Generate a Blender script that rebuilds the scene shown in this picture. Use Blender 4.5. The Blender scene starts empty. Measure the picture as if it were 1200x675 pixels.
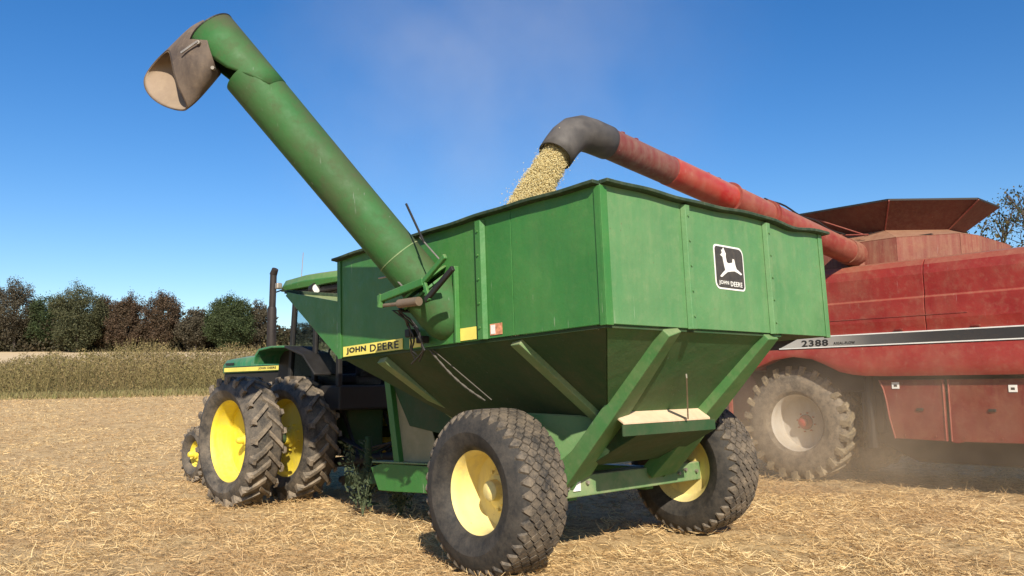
import bpy, math, random
import numpy as np
from mathutils import Vector, Matrix
random.seed(7); RNG = np.random.default_rng(11)
sc = bpy.context.scene
col = sc.collection
R_ = math.radians
V = Vector

# ------------------------------------------------------------------ camera
F_PX = 964.7
FW = V((0.66858, 0.73451, 0.11619)); RT = V((0.74047, -0.67196, -0.01298)); UP = V((-0.06854, -0.09471, 0.99314))
cam_d = bpy.data.cameras.new('camera'); cam = bpy.data.objects.new('camera', cam_d); col.objects.link(cam)
cam_d.sensor_fit = 'HORIZONTAL'; cam_d.sensor_width = 36; cam_d.lens = 36 * F_PX / 1200
cam_d.clip_start = .1; cam_d.clip_end = 6000
cam.matrix_world = Matrix(((RT.x, UP.x, -FW.x, 0), (RT.y, UP.y, -FW.y, 0), (RT.z, UP.z, -FW.z, 1.7), (0, 0, 0, 1)))
sc.camera = cam
# ------------------------------------------------------------------ light
SUN_AZ, SUN_EL = R_(32), R_(33)          # azimuth from -Y towards -X
SUN = V((-math.sin(SUN_AZ) * math.cos(SUN_EL), -math.cos(SUN_AZ) * math.cos(SUN_EL), math.sin(SUN_EL)))
w = bpy.data.worlds.new('World'); sc.world = w; w.use_nodes = True
nt = w.node_tree; bg = nt.nodes['Background']
sky = nt.nodes.new('ShaderNodeTexSky'); sky.sky_type = 'NISHITA'; sky.sun_disc = False
sky.sun_elevation = SUN_EL; sky.sun_rotation = math.atan2(SUN.x, SUN.y)
sky.air_density = 1.0; sky.dust_density = .35; sky.ozone_density = 2.6; sky.altitude = 0
hs = nt.nodes.new('ShaderNodeHueSaturation'); hs.inputs['Saturation'].default_value = 1.36; hs.inputs['Hue'].default_value = .508
nt.links.new(sky.outputs[0], hs.inputs['Color']); nt.links.new(hs.outputs[0], bg.inputs[0]); bg.inputs[1].default_value = .09
sd = bpy.data.lights.new('sun', 'SUN'); sd.energy = 4.6; sd.angle = R_(.55); sd.color = (1, .915, .77)
so = bpy.data.objects.new('sun', sd); col.objects.link(so); so.rotation_euler = SUN.to_track_quat('Z', 'Y').to_euler()
so.location = (0, 0, 30)
sc.view_settings.view_transform = 'Standard'; sc.view_settings.look = 'None'; sc.view_settings.gamma = 1
sc.view_settings.exposure = .65
sc.view_settings.use_curve_mapping = False
sc.cycles.max_bounces = 6; sc.cycles.transparent_max_bounces = 12; sc.cycles.volume_bounces = 1
sc.cycles.use_denoising = True

# ------------------------------------------------------------------ materials
class NT:
    def __init__(s, name):
        s.m = bpy.data.materials.new(name); s.m.use_nodes = True; s.t = s.m.node_tree
        s.b = s.t.nodes['Principled BSDF']; s.out = s.t.nodes['Material Output']
    def n(s, typ, **k):
        x = s.t.nodes.new('ShaderNode' + typ)
        for a, v in k.items():
            if isinstance(a, str) and hasattr(x, a): setattr(x, a, v)
            else: x.inputs[a.replace('_', ' ')].default_value = v
        return x
    def l(s, a, b): s.t.links.new(a, b)
    def noise(s, vec, scale, detail=4, rough=.55, dist=0):
        x = s.n('TexNoise'); x.inputs['Scale'].default_value = scale; x.inputs['Detail'].default_value = detail
        x.inputs['Roughness'].default_value = rough; x.inputs['Distortion'].default_value = dist
        if vec: s.l(vec, x.inputs['Vector'])
        return x.outputs['Fac']
    def mapping(s, vec, sc_=(1, 1, 1), rot=(0, 0, 0)):
        x = s.n('Mapping'); x.inputs['Scale'].default_value = sc_; x.inputs['Rotation'].default_value = rot; s.l(vec, x.inputs['Vector']); return x.outputs[0]
    def ramp(s, fac, stops):
        x = s.n('ValToRGB'); e = x.color_ramp.elements
        while len(e) < len(stops): e.new(.5)
        for i, (p, c) in enumerate(stops):
            e[i].position = p; e[i].color = (*c, 1) if not isinstance(c, (int, float)) else (c, c, c, 1)
        s.l(fac, x.inputs[0]); return x.outputs[0]
    def rng(s, fac, a, b, c=0, d=1):
        x = s.n('MapRange'); s.l(fac, x.inputs[0])
        for i, v in enumerate((a, b, c, d)): x.inputs[i + 1].default_value = v
        return x.outputs[0]
    def math(s, op, a, b):
        x = s.n('Math', operation=op)
        for i, v in enumerate((a, b)):
            if isinstance(v, (int, float)): x.inputs[i].default_value = v
            else: s.l(v, x.inputs[i])
        return x.outputs[0]
    def mix(s, fac, a, b):
        x = s.n('Mix', data_type='RGBA')
        for i, v in ((0, fac), (6, a), (7, b)):
            if isinstance(v, (int, float)): x.inputs[i].default_value = v
            elif isinstance(v, tuple): x.inputs[i].default_value = (*v, 1)
            else: s.l(v, x.inputs[i])
        return x.outputs[2]
    def bump(s, h, strength, dist=.01):
        x = s.n('Bump'); x.inputs['Strength'].default_value = strength; x.inputs['Distance'].default_value = dist
        s.l(h, x.inputs['Height']); s.l(x.outputs[0], s.b.inputs['Normal'])
    def obj(s): return s.n('TexCoord').outputs['Object']

def paint(name, base, faded, dust=(.42, .33, .21), dustiness=.3, rough=.45, chips=.5, rust=(.12, .055, .03), top=.7, streak=(14, 14, 1.2)):
    t = NT(name); o = t.obj()
    n1 = t.noise(o, 1.7, 5, .6); n2 = t.noise(t.mapping(o, streak), 1.0, 5, .65); n3 = t.noise(o, 9, 6, .7); n4 = t.noise(o, 38, 5, .65)
    c = t.mix(t.rng(n1, .32, .68), base, faded)
    dn = t.math('MULTIPLY', t.rng(n2, .42, .75), dustiness)
    c = t.mix(dn, c, dust)
    c = t.mix(t.math('MULTIPLY', t.rng(n3, .5, .8), dustiness), c, dust)
    g = t.n('NewGeometry'); sx = t.n('SeparateXYZ'); t.l(g.outputs['Normal'], sx.inputs[0])
    upf = t.math('MULTIPLY', t.rng(sx.outputs[2], .25, .95), t.rng(n3, .2, .6, .55, 1))
    c = t.mix(t.math('MULTIPLY', upf, top), c, dust)
    ch = t.math('MULTIPLY', t.rng(n4, .66, .70), t.math('MULTIPLY', t.rng(n1, .45, .62), chips))
    c = t.mix(ch, c, rust)
    n5 = t.noise(t.mapping(o, (38, 38, 2.2), (.5, .3, 0)), 1.0, 2, .5); n6 = t.noise(o, 2.6, 3, .6)
    sc_ = t.math('MULTIPLY', t.rng(n5, .70, .74), t.math('MULTIPLY', t.rng(n6, .5, .66), .55 * chips + .1))
    c = t.mix(sc_, c, tuple(min(1, .55 * q + .3) for q in dust))
    t.l(c, t.b.inputs['Base Color'])
    t.l(t.rng(n3, .2, .8, rough - .06, rough + .25), t.b.inputs['Roughness'])
    t.b.inputs['Specular IOR Level'].default_value = .42
    t.bump(t.math('ADD', t.math('MULTIPLY', n1, 3.0), t.math('MULTIPLY', n4, .05)), .2, .03)
    return t.m
def plain(name, colr, rough=.6, metal=0, var=.25, scale=6):
    t = NT(name); o = t.obj(); n = t.noise(o, scale, 5, .65)
    dark = tuple(c * (1 - var) for c in colr); lite = tuple(min(1, c * (1 + var)) for c in colr)
    t.l(t.mix(t.rng(n, .3, .7), dark, lite), t.b.inputs['Base Color'])
    t.l(t.rng(n, .2, .8, max(.05, rough - .1), min(1, rough + .12)), t.b.inputs['Roughness']); t.b.inputs['Metallic'].default_value = metal
    return t.m

GREEN = paint('cart_green', (.03, .148, .03), (.046, .178, .038), dustiness=.06, rough=.38, top=.5, streak=(3, 3, .5), chips=1.0)
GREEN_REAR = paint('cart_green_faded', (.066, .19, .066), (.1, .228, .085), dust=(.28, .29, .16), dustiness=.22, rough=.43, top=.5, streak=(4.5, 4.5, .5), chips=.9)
GREEN_SHADE = paint('cart_green_shaded_grimy', (.014, .058, .018), (.024, .06, .02), dust=(.1, .085, .048), dustiness=.4, rough=.7, top=.8, chips=.6, streak=(1.5, 1.5, 1.5))  # shade below the bin darkened into the green, plus grime
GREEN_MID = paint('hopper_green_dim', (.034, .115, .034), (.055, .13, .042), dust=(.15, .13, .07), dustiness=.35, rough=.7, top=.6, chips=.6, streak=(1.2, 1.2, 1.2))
POST_TAN = paint('post_sheet_tan', (.2, .19, .1), (.3, .27, .16), dust=(.4, .34, .22), dustiness=.5, rough=.75, top=.5, streak=(2, 2, 2))
LEG_GREEN = paint('leg_green', (.045, .165, .045), (.075, .19, .06), dust=(.3, .27, .15), dustiness=.3, rough=.55, top=.5, streak=(2, 2, 2))
GREEN_DUSTY = paint('frame_green_dusty', (.09, .19, .07), (.16, .25, .11), dust=(.38, .33, .19), dustiness=.4, rough=.6, top=.9, streak=(3, 3, 3))
GREEN_TRACTOR = paint('tractor_green', (.012, .15, .05), (.03, .2, .075), dustiness=.2, rough=.33, top=.35)
TUBE_GREEN = paint('auger_green', (.016, .1, .02), (.034, .125, .03), dust=(.075, .055, .032), dustiness=.55, rough=.62, top=.9, streak=(1.6, 1.6, 1.2), rust=(.11, .05, .03))
RED = paint('combine_red', (.22, .016, .012), (.29, .034, .024), dust=(.30, .145, .085), dustiness=.42, rough=.4, top=.75, rust=(.1, .03, .02), streak=(1.6, 1.6, .9))
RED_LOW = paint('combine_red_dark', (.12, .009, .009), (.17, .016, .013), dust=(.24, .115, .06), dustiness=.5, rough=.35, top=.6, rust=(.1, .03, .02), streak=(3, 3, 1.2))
RED_DUSTY = paint('tank_red_dusty', (.17, .04, .027), (.23, .07, .046), dust=(.3, .17, .1), dustiness=.6, rough=.65, top=.8)
TANK_SHADE = paint('tank_flare_shaded', (.10, .028, .02), (.14, .045, .03), dust=(.18, .1, .065), dustiness=.4, rough=.7, top=.5)  # tank red browned and darkened for the shade under the flare
RED_BRIGHT = paint('auger_bright_red', (.28, .01, .01), (.35, .018, .014), dustiness=.25, rough=.38, top=.4, streak=(2, 2, 2))
RED_FADED = paint('auger_faded_red', (.13, .02, .017), (.18, .038, .03), dust=(.2, .14, .105), dustiness=.6, rough=.5, top=.5)
RED_DULL = paint('auger_dull_red', (.2, .024, .019), (.26, .05, .037), dust=(.32, .18, .11), dustiness=.45, rough=.5, top=.6, streak=(2, 2, 2))
YELLOW = paint('wheel_yellow', (.74, .58, .03), (.78, .63, .06), dust=(.5, .38, .18), dustiness=.35, rough=.45, top=.25, chips=.8)
CREAM = paint('cart_wheel_yellow', (.74, .58, .16), (.78, .65, .26), dust=(.5, .4, .22), dustiness=.55, rough=.5, top=.3, chips=1.0)
SILVER = paint('combine_wheel_silver', (.42, .39, .34), (.52, .49, .44), dust=(.42, .33, .22), dustiness=.5, rough=.5, top=.3)
DECAL_YELLOW = plain('decal_yellow', (.78, .66, .13), .5, var=.1)
DECAL_WHITE = plain('decal_white', (.72, .71, .66), .5, var=.08)
DECAL_BLACK = plain('decal_black', (.012, .012, .011), .5)
DECAL_BROWN = plain('emblem_dark', (.05, .043, .034), .5, var=.3, scale=20)
DECAL_ORANGE = plain('decal_worn_orange', (.62, .26, .14), .6, var=.6, scale=16)
RUBBER_DUST = (.20, .16, .115)
def rubber(name, base, dust, amt, scale=9):
    t = NT(name); o = t.obj(); n = t.noise(o, scale, 6, .7); m = t.noise(o, 45, 4, .7)
    c = t.mix(t.rng(n, .3, .7), base, tuple(b * 1.7 for b in base))
    c = t.mix(t.math('MULTIPLY', t.rng(t.math('ADD', n, t.math('MULTIPLY', m, .4)), .55, .9), amt), c, dust)
    t.l(c, t.b.inputs['Base Color']); t.b.inputs['Roughness'].default_value = .78; t.bump(m, .25, .006); return t.m
TYRE = rubber('tyre_rubber', (.013, .012, .011), RUBBER_DUST, .2)
LUG_TRACTOR = rubber('tractor_tread_dusty', (.055, .047, .038), (.27, .21, .145), 1.0, 5)
TYRE_TRACTOR = rubber('tractor_tyre', (.028, .025, .022), (.2, .16, .115), .7, 5)
LUG = rubber('tyre_tread_dusty', (.026, .023, .02), (.24, .185, .125), .75, 6)
LUG_MUD = rubber('tyre_tread_muddy', (.07, .058, .042), (.30, .23, .135), 1.0, 5)
DARK = plain('dark_metal', (.022, .02, .018), .6, .3)
SOOT = plain('exhaust_metal', (.035, .027, .024), .65, .4)
STEEL = plain('worn_steel', (.34, .3, .25), .45, .6)
HOSE = plain('hose_rubber', (.018, .018, .018), .5)
TIN_IN = paint('spout_lining_tan', (.2, .145, .1), (.26, .19, .135), dust=(.34, .26, .18), dustiness=.5, rough=.8, top=.4, streak=(3, 3, 3))
TIN = paint('spout_rubber_dusty', (.055, .041, .034), (.1, .073, .056), dust=(.25, .185, .13), dustiness=.5, rough=.7, top=.5, streak=(4, 4, 2))
BOOT = plain('boot_rubber_grey', (.07, .062, .056), .65, var=.45, scale=5)
RIMDARK = paint('lip_dark_green', (.012, .03, .014), (.02, .04, .018), dust=(.3, .33, .2), dustiness=.12, rough=.6, top=.8)
TAN = paint('ledge_dusty_tan', (.52, .36, .23), (.6, .44, .3), dust=(.62, .5, .34), dustiness=.6, rough=.8, top=.2, chips=.6)
ORANGE = plain('amber_lens', (.4, .11, .02), .4)
REDLENS = plain('red_reflector', (.5, .04, .02), .35)
LENS = plain('lamp_glass', (.7, .7, .66), .15)
CHAIN = plain('chain_steel', (.09, .08, .065), .7, .3)
def glass(name, tint):
    t = NT(name); t.b.inputs['Base Color'].default_value = (*tint, 1); t.b.inputs['Roughness'].default_value = .04
    t.b.inputs['Transmission Weight'].default_value = 1; t.b.inputs['IOR'].default_value = 1.06
    t.b.inputs['Specular IOR Level'].default_value = 1
    return t.m
GLASS = glass('cab_glass', (.62, .72, .78))
def leafmat(name, stops, transl=.25, patch=None):
    t = NT(name); g = t.n('NewGeometry')
    c = t.ramp(g.outputs['Random Per Island'], stops)
    if patch:
        n = t.noise(g.outputs['Position'], patch[0], 4, .6)
        c = t.mix(t.math('MULTIPLY', t.rng(n, .42, .62), patch[2]), c, patch[1])
    t.l(c, t.b.inputs['Base Color']); t.b.inputs['Roughness'].default_value = .7; t.b.inputs['Specular IOR Level'].default_value = .2
    tr = t.n('BsdfTranslucent'); t.l(c, tr.inputs[0]); mx = t.n('MixShader'); mx.inputs[0].default_value = transl
    t.l(t.b.outputs[0], mx.inputs[1]); t.l(tr.outputs[0], mx.inputs[2]); t.l(mx.outputs[0], t.out.inputs[0]); return t.m
LEAF_GREEN = leafmat('leaf_green', [(0, (0.024, 0.038, 0.016)), (.5, (0.049, 0.073, 0.028)), (1, (0.088, 0.108, 0.046))], .25, (.22, (0.081, 0.078, 0.041), .15))
LEAF_OLIVE = leafmat('leaf_olive', [(0, (0.039, 0.044, 0.022)), (.5, (0.075, 0.083, 0.039)), (1, (0.130, 0.124, 0.065))], .25, (.22, (0.078, 0.075, 0.039), .15))
LEAF_RUST = leafmat('leaf_rust', [(0, (0.044, 0.034, 0.022)), (.5, (0.091, 0.061, 0.040)), (1, (0.143, 0.091, 0.058))], .25, (.22, (0.078, 0.075, 0.039), .15))
LEAF_BROWN = leafmat('leaf_brown', [(0, (0.044, 0.039, 0.027)), (.5, (0.086, 0.073, 0.049)), (1, (0.137, 0.114, 0.078))], .25, (.22, (0.078, 0.075, 0.039), .15))
LEAF_FINE = leafmat('leaf_sparse', [(0, (.025, .035, .015)), (.6, (.06, .065, .028)), (1, (.15, .1, .035))])
WEEDM = leafmat('weed_blades', [(0, (.15, .105, .05)), (.3, (.23, .165, .075)), (.7, (.33, .245, .11)), (.9, (.2, .18, .065)), (1, (.4, .3, .15))], .3, (.2, (.19, .165, .06), .65))
GRASSM = leafmat('verge_grass', [(0, (.15, .12, .045)), (.5, (.3, .24, .11)), (1, (.2, .2, .07))], .3)
STRAWM = leafmat('straw', [(0, (.19, .11, .045)), (.05, (.2, .115, .05)), (.2, (.44, .285, .125)), (.55, (.70, .485, .225)), (1, (.86, .67, .37))], .1, (.4, (.4, .245, .12), .6))
VINE = leafmat('green_weed', [(0, (.04, .055, .03)), (1, (.12, .15, .08))], .25)
BARK = plain('bark', (.075, .06, .047), .9, var=.4, scale=3)
GRAINM = leafmat('grain_kernels', [(0, (.84, .69, .34)), (.5, (.92, .79, .43)), (1, (.94, .86, .55))], .4)

# ------------------------------------------------------------------ mesh helpers
class MB:
    def __init__(s): s.v = []; s.f = []; s.mi = []; s.cur = 0
    def add(s, vs, fs):
        n = len(s.v); s.v += [tuple(a) for a in vs]; s.f += [tuple(i + n for i in f) for f in fs]; s.mi += [s.cur] * len(fs); return s
    def box(s, c, size, M=None):
        c = V(c); h = V(size) * .5; vs = []
        for z in (-1, 1):
            for y in (-1, 1):
                for x in (-1, 1):
                    p = V((x * h.x, y * h.y, z * h.z)); vs.append(c + (M @ p if M else p))
        return s.add(vs, [(0, 2, 3, 1), (4, 5, 7, 6), (0, 1, 5, 4), (2, 6, 7, 3), (0, 4, 6, 2), (1, 3, 7, 5)])
    def span(s, a, b):
        return s.box([(a[i] + b[i]) / 2 for i in range(3)], [abs(b[i] - a[i]) for i in range(3)])
    def beam(s, a, b, wd, ht, up=(0, 0, 1), w2=None, h2=None):
        a, b = V(a), V(b); d = (b - a).normalized(); sd = d.cross(V(up)).normalized(); u = sd.cross(d)
        w2 = wd if w2 is None else w2; h2 = ht if h2 is None else h2; vs = []
        for p, ww, hh in ((a, wd, ht), (b, w2, h2)):
            for x, y in ((-1, -1), (1, -1), (1, 1), (-1, 1)): vs.append(p + sd * x * ww / 2 + u * y * hh / 2)
        return s.add(vs, [(0, 3, 2, 1), (4, 5, 6, 7)] + [(i, (i + 1) % 4, (i + 1) % 4 + 4, i + 4) for i in range(4)])
    def prism(s, pts, vec):
        vec = V(vec); n = len(pts); P = [V(p) for p in pts]
        nm = V((0, 0, 0))
        for i in range(n): nm += P[i].cross(P[(i + 1) % n])
        if nm.dot(vec) > 0: P.reverse()
        vs = P + [p + vec for p in P]
        return s.add(vs, [tuple(range(n)), tuple(range(2 * n - 1, n - 1, -1))] + [(i, i + n, (i + 1) % n + n, (i + 1) % n) for i in range(n)])
    def tube(s, pts, r, n=12, caps=True, ref=None):
        P = [V(p) for p in pts]; rr = r if isinstance(r, (list, tuple)) else [r] * len(P); vs = []; fs = []
        up = V(ref) if ref else V((0, 0, 1)); prev = None
        for i, p in enumerate(P):
            d = (P[min(i + 1, len(P) - 1)] - P[max(i - 1, 0)]).normalized()
            if prev is None:
                if abs(d.dot(up)) > .95: up = V((1, 0, 0))
                sd = d.cross(up).normalized()
            else: sd = (prev - d * prev.dot(d)).normalized()
            prev = sd; u = sd.cross(d)
            for k in range(n):
                t = 2 * math.pi * k / n; vs.append(p + (sd * math.cos(t) + u * math.sin(t)) * rr[i])
        for i in range(len(P) - 1):
            for k in range(n): fs.append((i * n + k, i * n + (k + 1) % n, (i + 1) * n + (k + 1) % n, (i + 1) * n + k))
        if caps: fs += [tuple(range(n - 1, -1, -1)), tuple(range((len(P) - 1) * n, len(P) * n))]
        return s.add(vs, fs)
    def lathe(s, prof, c, side=1, n=64, closed=False):
        vs = []; fs = []; m = len(prof)
        for k in range(n):
            t = 2 * math.pi * k / n
            for r, d in prof: vs.append((c[0] + d * side, c[1] + r * math.cos(t), c[2] + r * math.sin(t)))
        for k in range(n):
            k2 = (k + 1) % n
            for i in range(m if closed else m - 1):
                j = (i + 1) % m
                f = (k * m + i, k * m + j, k2 * m + j, k2 * m + i); fs.append(f if side > 0 else f[::-1])
        return s.add(vs, fs)
    def build(s, name, mat, parent=None, bevel=0, smooth=False, ang=35, off=None):
        me = bpy.data.meshes.new(name); vs = s.v
        if off is not None: vs = [(a - off[0], b - off[1], c - off[2]) for a, b, c in vs]
        me.from_pydata(vs, [], s.f)
        for mm in (mat if isinstance(mat, (list, tuple)) else [mat]): me.materials.append(mm)
        if isinstance(mat, (list, tuple)): me.polygons.foreach_set('material_index', s.mi)
        me.update()
        if smooth:
            me.polygons.foreach_set('use_smooth', [True] * len(me.polygons)); me.set_sharp_from_angle(angle=R_(ang))
        o = bpy.data.objects.new(name, me); col.objects.link(o); o.parent = parent
        if bevel:
            b = o.modifiers.new('bevel', 'BEVEL'); b.width = bevel; b.segments = 2; b.limit_method = 'ANGLE'; b.angle_limit = R_(40)
        return o
def tag(o, label=None, cat=None, group=None, kind=None):
    for k, v in (('label', label), ('category', cat), ('group', group), ('kind', kind)):
        if v: o[k] = v
    return o
def empty(name, loc, rot=(0, 0, 0)):
    o = bpy.data.objects.new(name, None); col.objects.link(o); o.location = loc; o.rotation_euler = rot; o.empty_display_size = .3; return o
def fast_mesh(name, verts, faces, mat, parent=None):
    """verts (N,3), faces (M,k) numpy"""
    me = bpy.data.meshes.new(name); nv, (nf, k) = len(verts), faces.shape
    me.vertices.add(nv); me.vertices.foreach_set('co', verts.astype(np.float32).ravel())
    me.loops.add(nf * k); me.loops.foreach_set('vertex_index', faces.astype(np.int32).ravel())
    me.polygons.add(nf); me.polygons.foreach_set('loop_start', np.arange(0, nf * k, k, dtype=np.int32))
    me.polygons.foreach_set('loop_total', np.full(nf, k, dtype=np.int32)); me.update(calc_edges=True)
    me.materials.append(mat); o = bpy.data.objects.new(name, me); col.objects.link(o); o.parent = parent; return o
def text(name, body, org, u, v, wd, ht, mat, parent, depth=.004, bold=.02, off=None, shear=0):
    """lettering stretched into the rectangle org + u*wd x v*ht"""
    cu = bpy.data.curves.new(name + '_curve', 'FONT'); cu.body = body; cu.offset = bold; cu.extrude = .01; cu.shear = shear; cu.resolution_u = 3; cu.space_character = 1.12
    t = bpy.data.objects.new(name + '_tmp', cu); col.objects.link(t)
    me = bpy.data.meshes.new_from_object(t.evaluated_get(bpy.context.evaluated_depsgraph_get()))
    bpy.data.objects.remove(t); n = len(me.vertices); a = np.zeros(n * 3, np.float32); me.vertices.foreach_get('co', a); a = a.reshape(-1, 3)
    lo, hi = a.min(0), a.max(0); b = (a - lo) / np.maximum(hi - lo, 1e-6)
    o3 = np.array(org) - (np.array(off) if off is not None else 0); u, v = np.array(u, float), np.array(v, float); nn = np.cross(u, v)
    p = o3 + b[:, :1] * u * wd + b[:, 1:2] * v * ht + b[:, 2:3] * nn * depth
    me.vertices.foreach_set('co', p.astype(np.float32).ravel()); me.materials.clear(); me.materials.append(mat); me.update()
    o = bpy.data.objects.new(name, me); col.objects.link(o); o.parent = parent; return o

# camera-aligned ground coordinates (u to the right, v away) used to lay out the landscape
YAW = .7384
def W(u, v): return (u * math.cos(YAW) + v * math.sin(YAW), -u * math.sin(YAW) + v * math.cos(YAW))
def sm(a, b, x): t = np.clip((x - a) / (b - a), 0, 1); return t * t * (3 - 2 * t)
def hz(u, v):
    v = np.asarray(v, float); u = np.asarray(u, float)
    h = 1.4 * sm(16, 50, v) + 1.9 * sm(51, 67, v) + 5.9 * np.clip((v - 66) / 86, 0, 1) + 6 * sm(158, 260, v)
    return h + .25 * np.sin(u * .06 + 1) * sm(25, 60, v) + .6 * np.sin(u * .021) * sm(80, 150, v)

# ------------------------------------------------------------------ ground
def make_ground():
    us = np.concatenate([-np.geomspace(3000, 40, 40), np.linspace(-38, 38, 120), np.geomspace(40, 3000, 40)])
    vs = np.concatenate([-np.geomspace(1500, 12, 24), np.linspace(-10, 34, 150), np.linspace(34.6, 70, 70), np.linspace(71.5, 260, 90), np.geomspace(270, 5000, 24)])
    U, Vv = np.meshgrid(us, vs, indexing='ij'); H = hz(U, Vv)
    near = np.exp(-((np.maximum(0, Vv - 14)) / 14) ** 2) * (np.abs(U) < 36)
    H = H + near * (.018 * np.sin(U * 3.1 + .6 * np.sin(Vv * 2)) * np.sin(Vv * 2.3 + 1) + .014 * np.sin(U * 7.3 + Vv * 1.3)) - .012 * near
    X = U * math.cos(YAW) + Vv * math.sin(YAW); Y = -U * math.sin(YAW) + Vv * math.cos(YAW)
    verts = np.stack([X, Y, H], -1).reshape(-1, 3); nu, nv = len(us), len(vs)
    i = np.arange(nu * nv).reshape(nu, nv)
    faces = np.stack([i[:-1, :-1], i[1:, :-1], i[1:, 1:], i[:-1, 1:]], -1).reshape(-1, 4)
    t = NT('stubble_field'); g = t.n('NewGeometry'); P = g.outputs['Position']
    n1 = t.noise(P, .5, 6, .65); n2 = t.noise(t.mapping(P, (1.6, .7, 1)), 26, 8, .8); n3 = t.noise(P, 60, 4, .7)
    a = t.ramp(t.math('ADD', t.math('MULTIPLY', n2, .65), t.math('MULTIPLY', n3, .35)), [(.34, (.13, .08, .035)), (.44, (.4, .27, .125)), (.55, (.66, .48, .25)), (.7, (.8, .63, .37))])
    a = t.mix(t.math('MULTIPLY', t.rng(n1, .4, .7), .5), a, (.42, .26, .125))
    n7 = t.noise(P, 3.2, 5, .65)
    a = t.mix(t.math('MULTIPLY', t.rng(n7, .52, .36), .7), a, (.2, .125, .055))
    # row bands parallel to the field's far edge
    pr = t.mapping(P, (1, 1, 1), (0, 0, YAW)); sx = t.n('SeparateXYZ'); t.l(pr, sx.inputs[0]); vv = sx.outputs[1]
    st = t.noise(t.mapping(pr, (.02, .35, .35)), 1, 4, .6)
    a = t.mix(t.math('MULTIPLY', t.rng(st, .48, .62), .3), a, (.48, .33, .17))
    soil = t.mix(n2, (.12, .1, .035), (.24, .2, .09))
    far = t.mix(t.noise(P, .15, 4), (.55, .41, .24), (.62, .48, .3))
    wz = t.math('MULTIPLY', t.rng(vv, 47, 49), t.rng(vv, 72, 66))
    c = t.mix(wz, a, soil); c = t.mix(t.rng(vv, 67, 72), c, far)
    t.l(c, t.b.inputs['Base Color']); t.b.inputs['Roughness'].default_value = .95; t.b.inputs['Specular IOR Level'].default_value = .1
    t.bump(t.math('ADD', n2, t.math('MULTIPLY', n3, .4)), .6, .02)
    o = fast_mesh('stubble_field', verts, faces, t.m); o['kind'] = 'structure'
    o.data.polygons.foreach_set('use_smooth', [True] * len(o.data.polygons))
make_ground()

def blades(name, n, u, v, z0, ln, wd, pitch, mat, curl=.25, kind='stuff', label=None, cat=None, az=None):
    """n bent strips with a random heading"""
    az = RNG.uniform(0, 2 * np.pi, n) if az is None else az; x = u * math.cos(YAW) + v * math.sin(YAW); y = -u * math.sin(YAW) + v * math.cos(YAW)
    d = np.stack([np.cos(az) * np.cos(pitch), np.sin(az) * np.cos(pitch), np.sin(pitch)], -1)
    roll = RNG.uniform(0, np.pi, n); s0 = np.stack([-np.sin(az), np.cos(az), 0 * az], -1); up = np.cross(d, s0)
    sd = (s0 * np.cos(roll)[:, None] + up * np.sin(roll)[:, None]) * (wd / 2)[:, None]
    base = np.stack([x, y, z0], -1); pts = []
    bend = (up * RNG.normal(0, curl, n)[:, None] + s0 * RNG.normal(0, curl, n)[:, None]) * ln[:, None]
    for f, ww in ((0, 1), (.5, .9), (1, .55)):
        c = base + d * (ln * f)[:, None] - bend * (f * f); pts += [c - sd * ww, c + sd * ww]
    verts = np.stack(pts, 1); verts[:, :, 2] = np.maximum(verts[:, :, 2], (z0 - .01)[:, None]); verts = verts.reshape(-1, 3)
    k = np.arange(n)[:, None] * 6
    faces = np.concatenate([k + np.array([0, 1, 3, 2]), k + np.array([2, 3, 5, 4])], 0)
    o = fast_mesh(name, verts, faces, mat); tag(o, label, cat, kind=kind); return o
def scatter(n, v0, v1, pw=1.0, spread=.74, pad=1.5):
    t = RNG.uniform(0, 1, n)
    v = v0 * (v1 / v0) ** t if pw == 1 else v0 + (v1 - v0) * t ** pw
    return RNG.uniform(-1, 1, n) * (v * spread + pad), v
n = 430000
u, v = scatter(n, 3.0, 47)
wx = u * math.cos(YAW) + v * math.sin(YAW); wy = -u * math.sin(YAW) + v * math.cos(YAW)
patch = .5 + .25 * np.sin(wx * .9 + 1.7 * np.sin(wy * .4)) * np.sin(wy * .55 + 1) + .25 * np.sin(wx * 2.1 + np.sin(wy * 1.1) * 2 + 2) * np.sin(wy * 1.3 + .6 * np.sin(wx)) + .12 * np.sin(wx * 8.2)
patch = patch + .3 * np.sin(wx * 5.3 + 2 * np.sin(wy * 3.1)) * np.sin(wy * 4.7 + 2 * np.sin(wx * 2.3))
keep = RNG.uniform(size=n) < np.clip(.1 + 1.2 * patch, .06, 1); u, v, patch = u[keep], v[keep], patch[keep]; n = len(u)
pt = np.abs(RNG.normal(0, .14, n)); pt[RNG.uniform(size=n) < .05] += .7
az = np.where(RNG.uniform(size=n) < .55, RNG.normal(1.45, .4, n) + np.pi * RNG.integers(0, 2, n), RNG.uniform(0, 2 * np.pi, n))
blades('straw_litter', n, u, v, hz(u, v) + RNG.uniform(-.012, .02, n) + .025 * np.clip(patch, 0, 1), RNG.uniform(.03, .15, n), RNG.uniform(.0022, .0052, n) * (1 + v * .06), pt, STRAWM,
       label='loose tan bean straw lying over the whole stubble field', cat='straw', az=az)
def weed_height(u, v):
    return 2.0 + .35 * np.sin(u * .31 + 1) * np.sin(u * .12 + v * .25) + .25 * np.sin(u * .83 + v * .6) + .16 * np.sin(u * 2.3 + 1.1 * v) + .7 * np.exp(-((u + 27.5) / 2.6) ** 2) - .3 * sm(60, 67, v)
n = 22000
u = RNG.uniform(-72, 25, n); v = 51.5 + 15.5 * RNG.uniform(0, 1, n) ** .8
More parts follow.
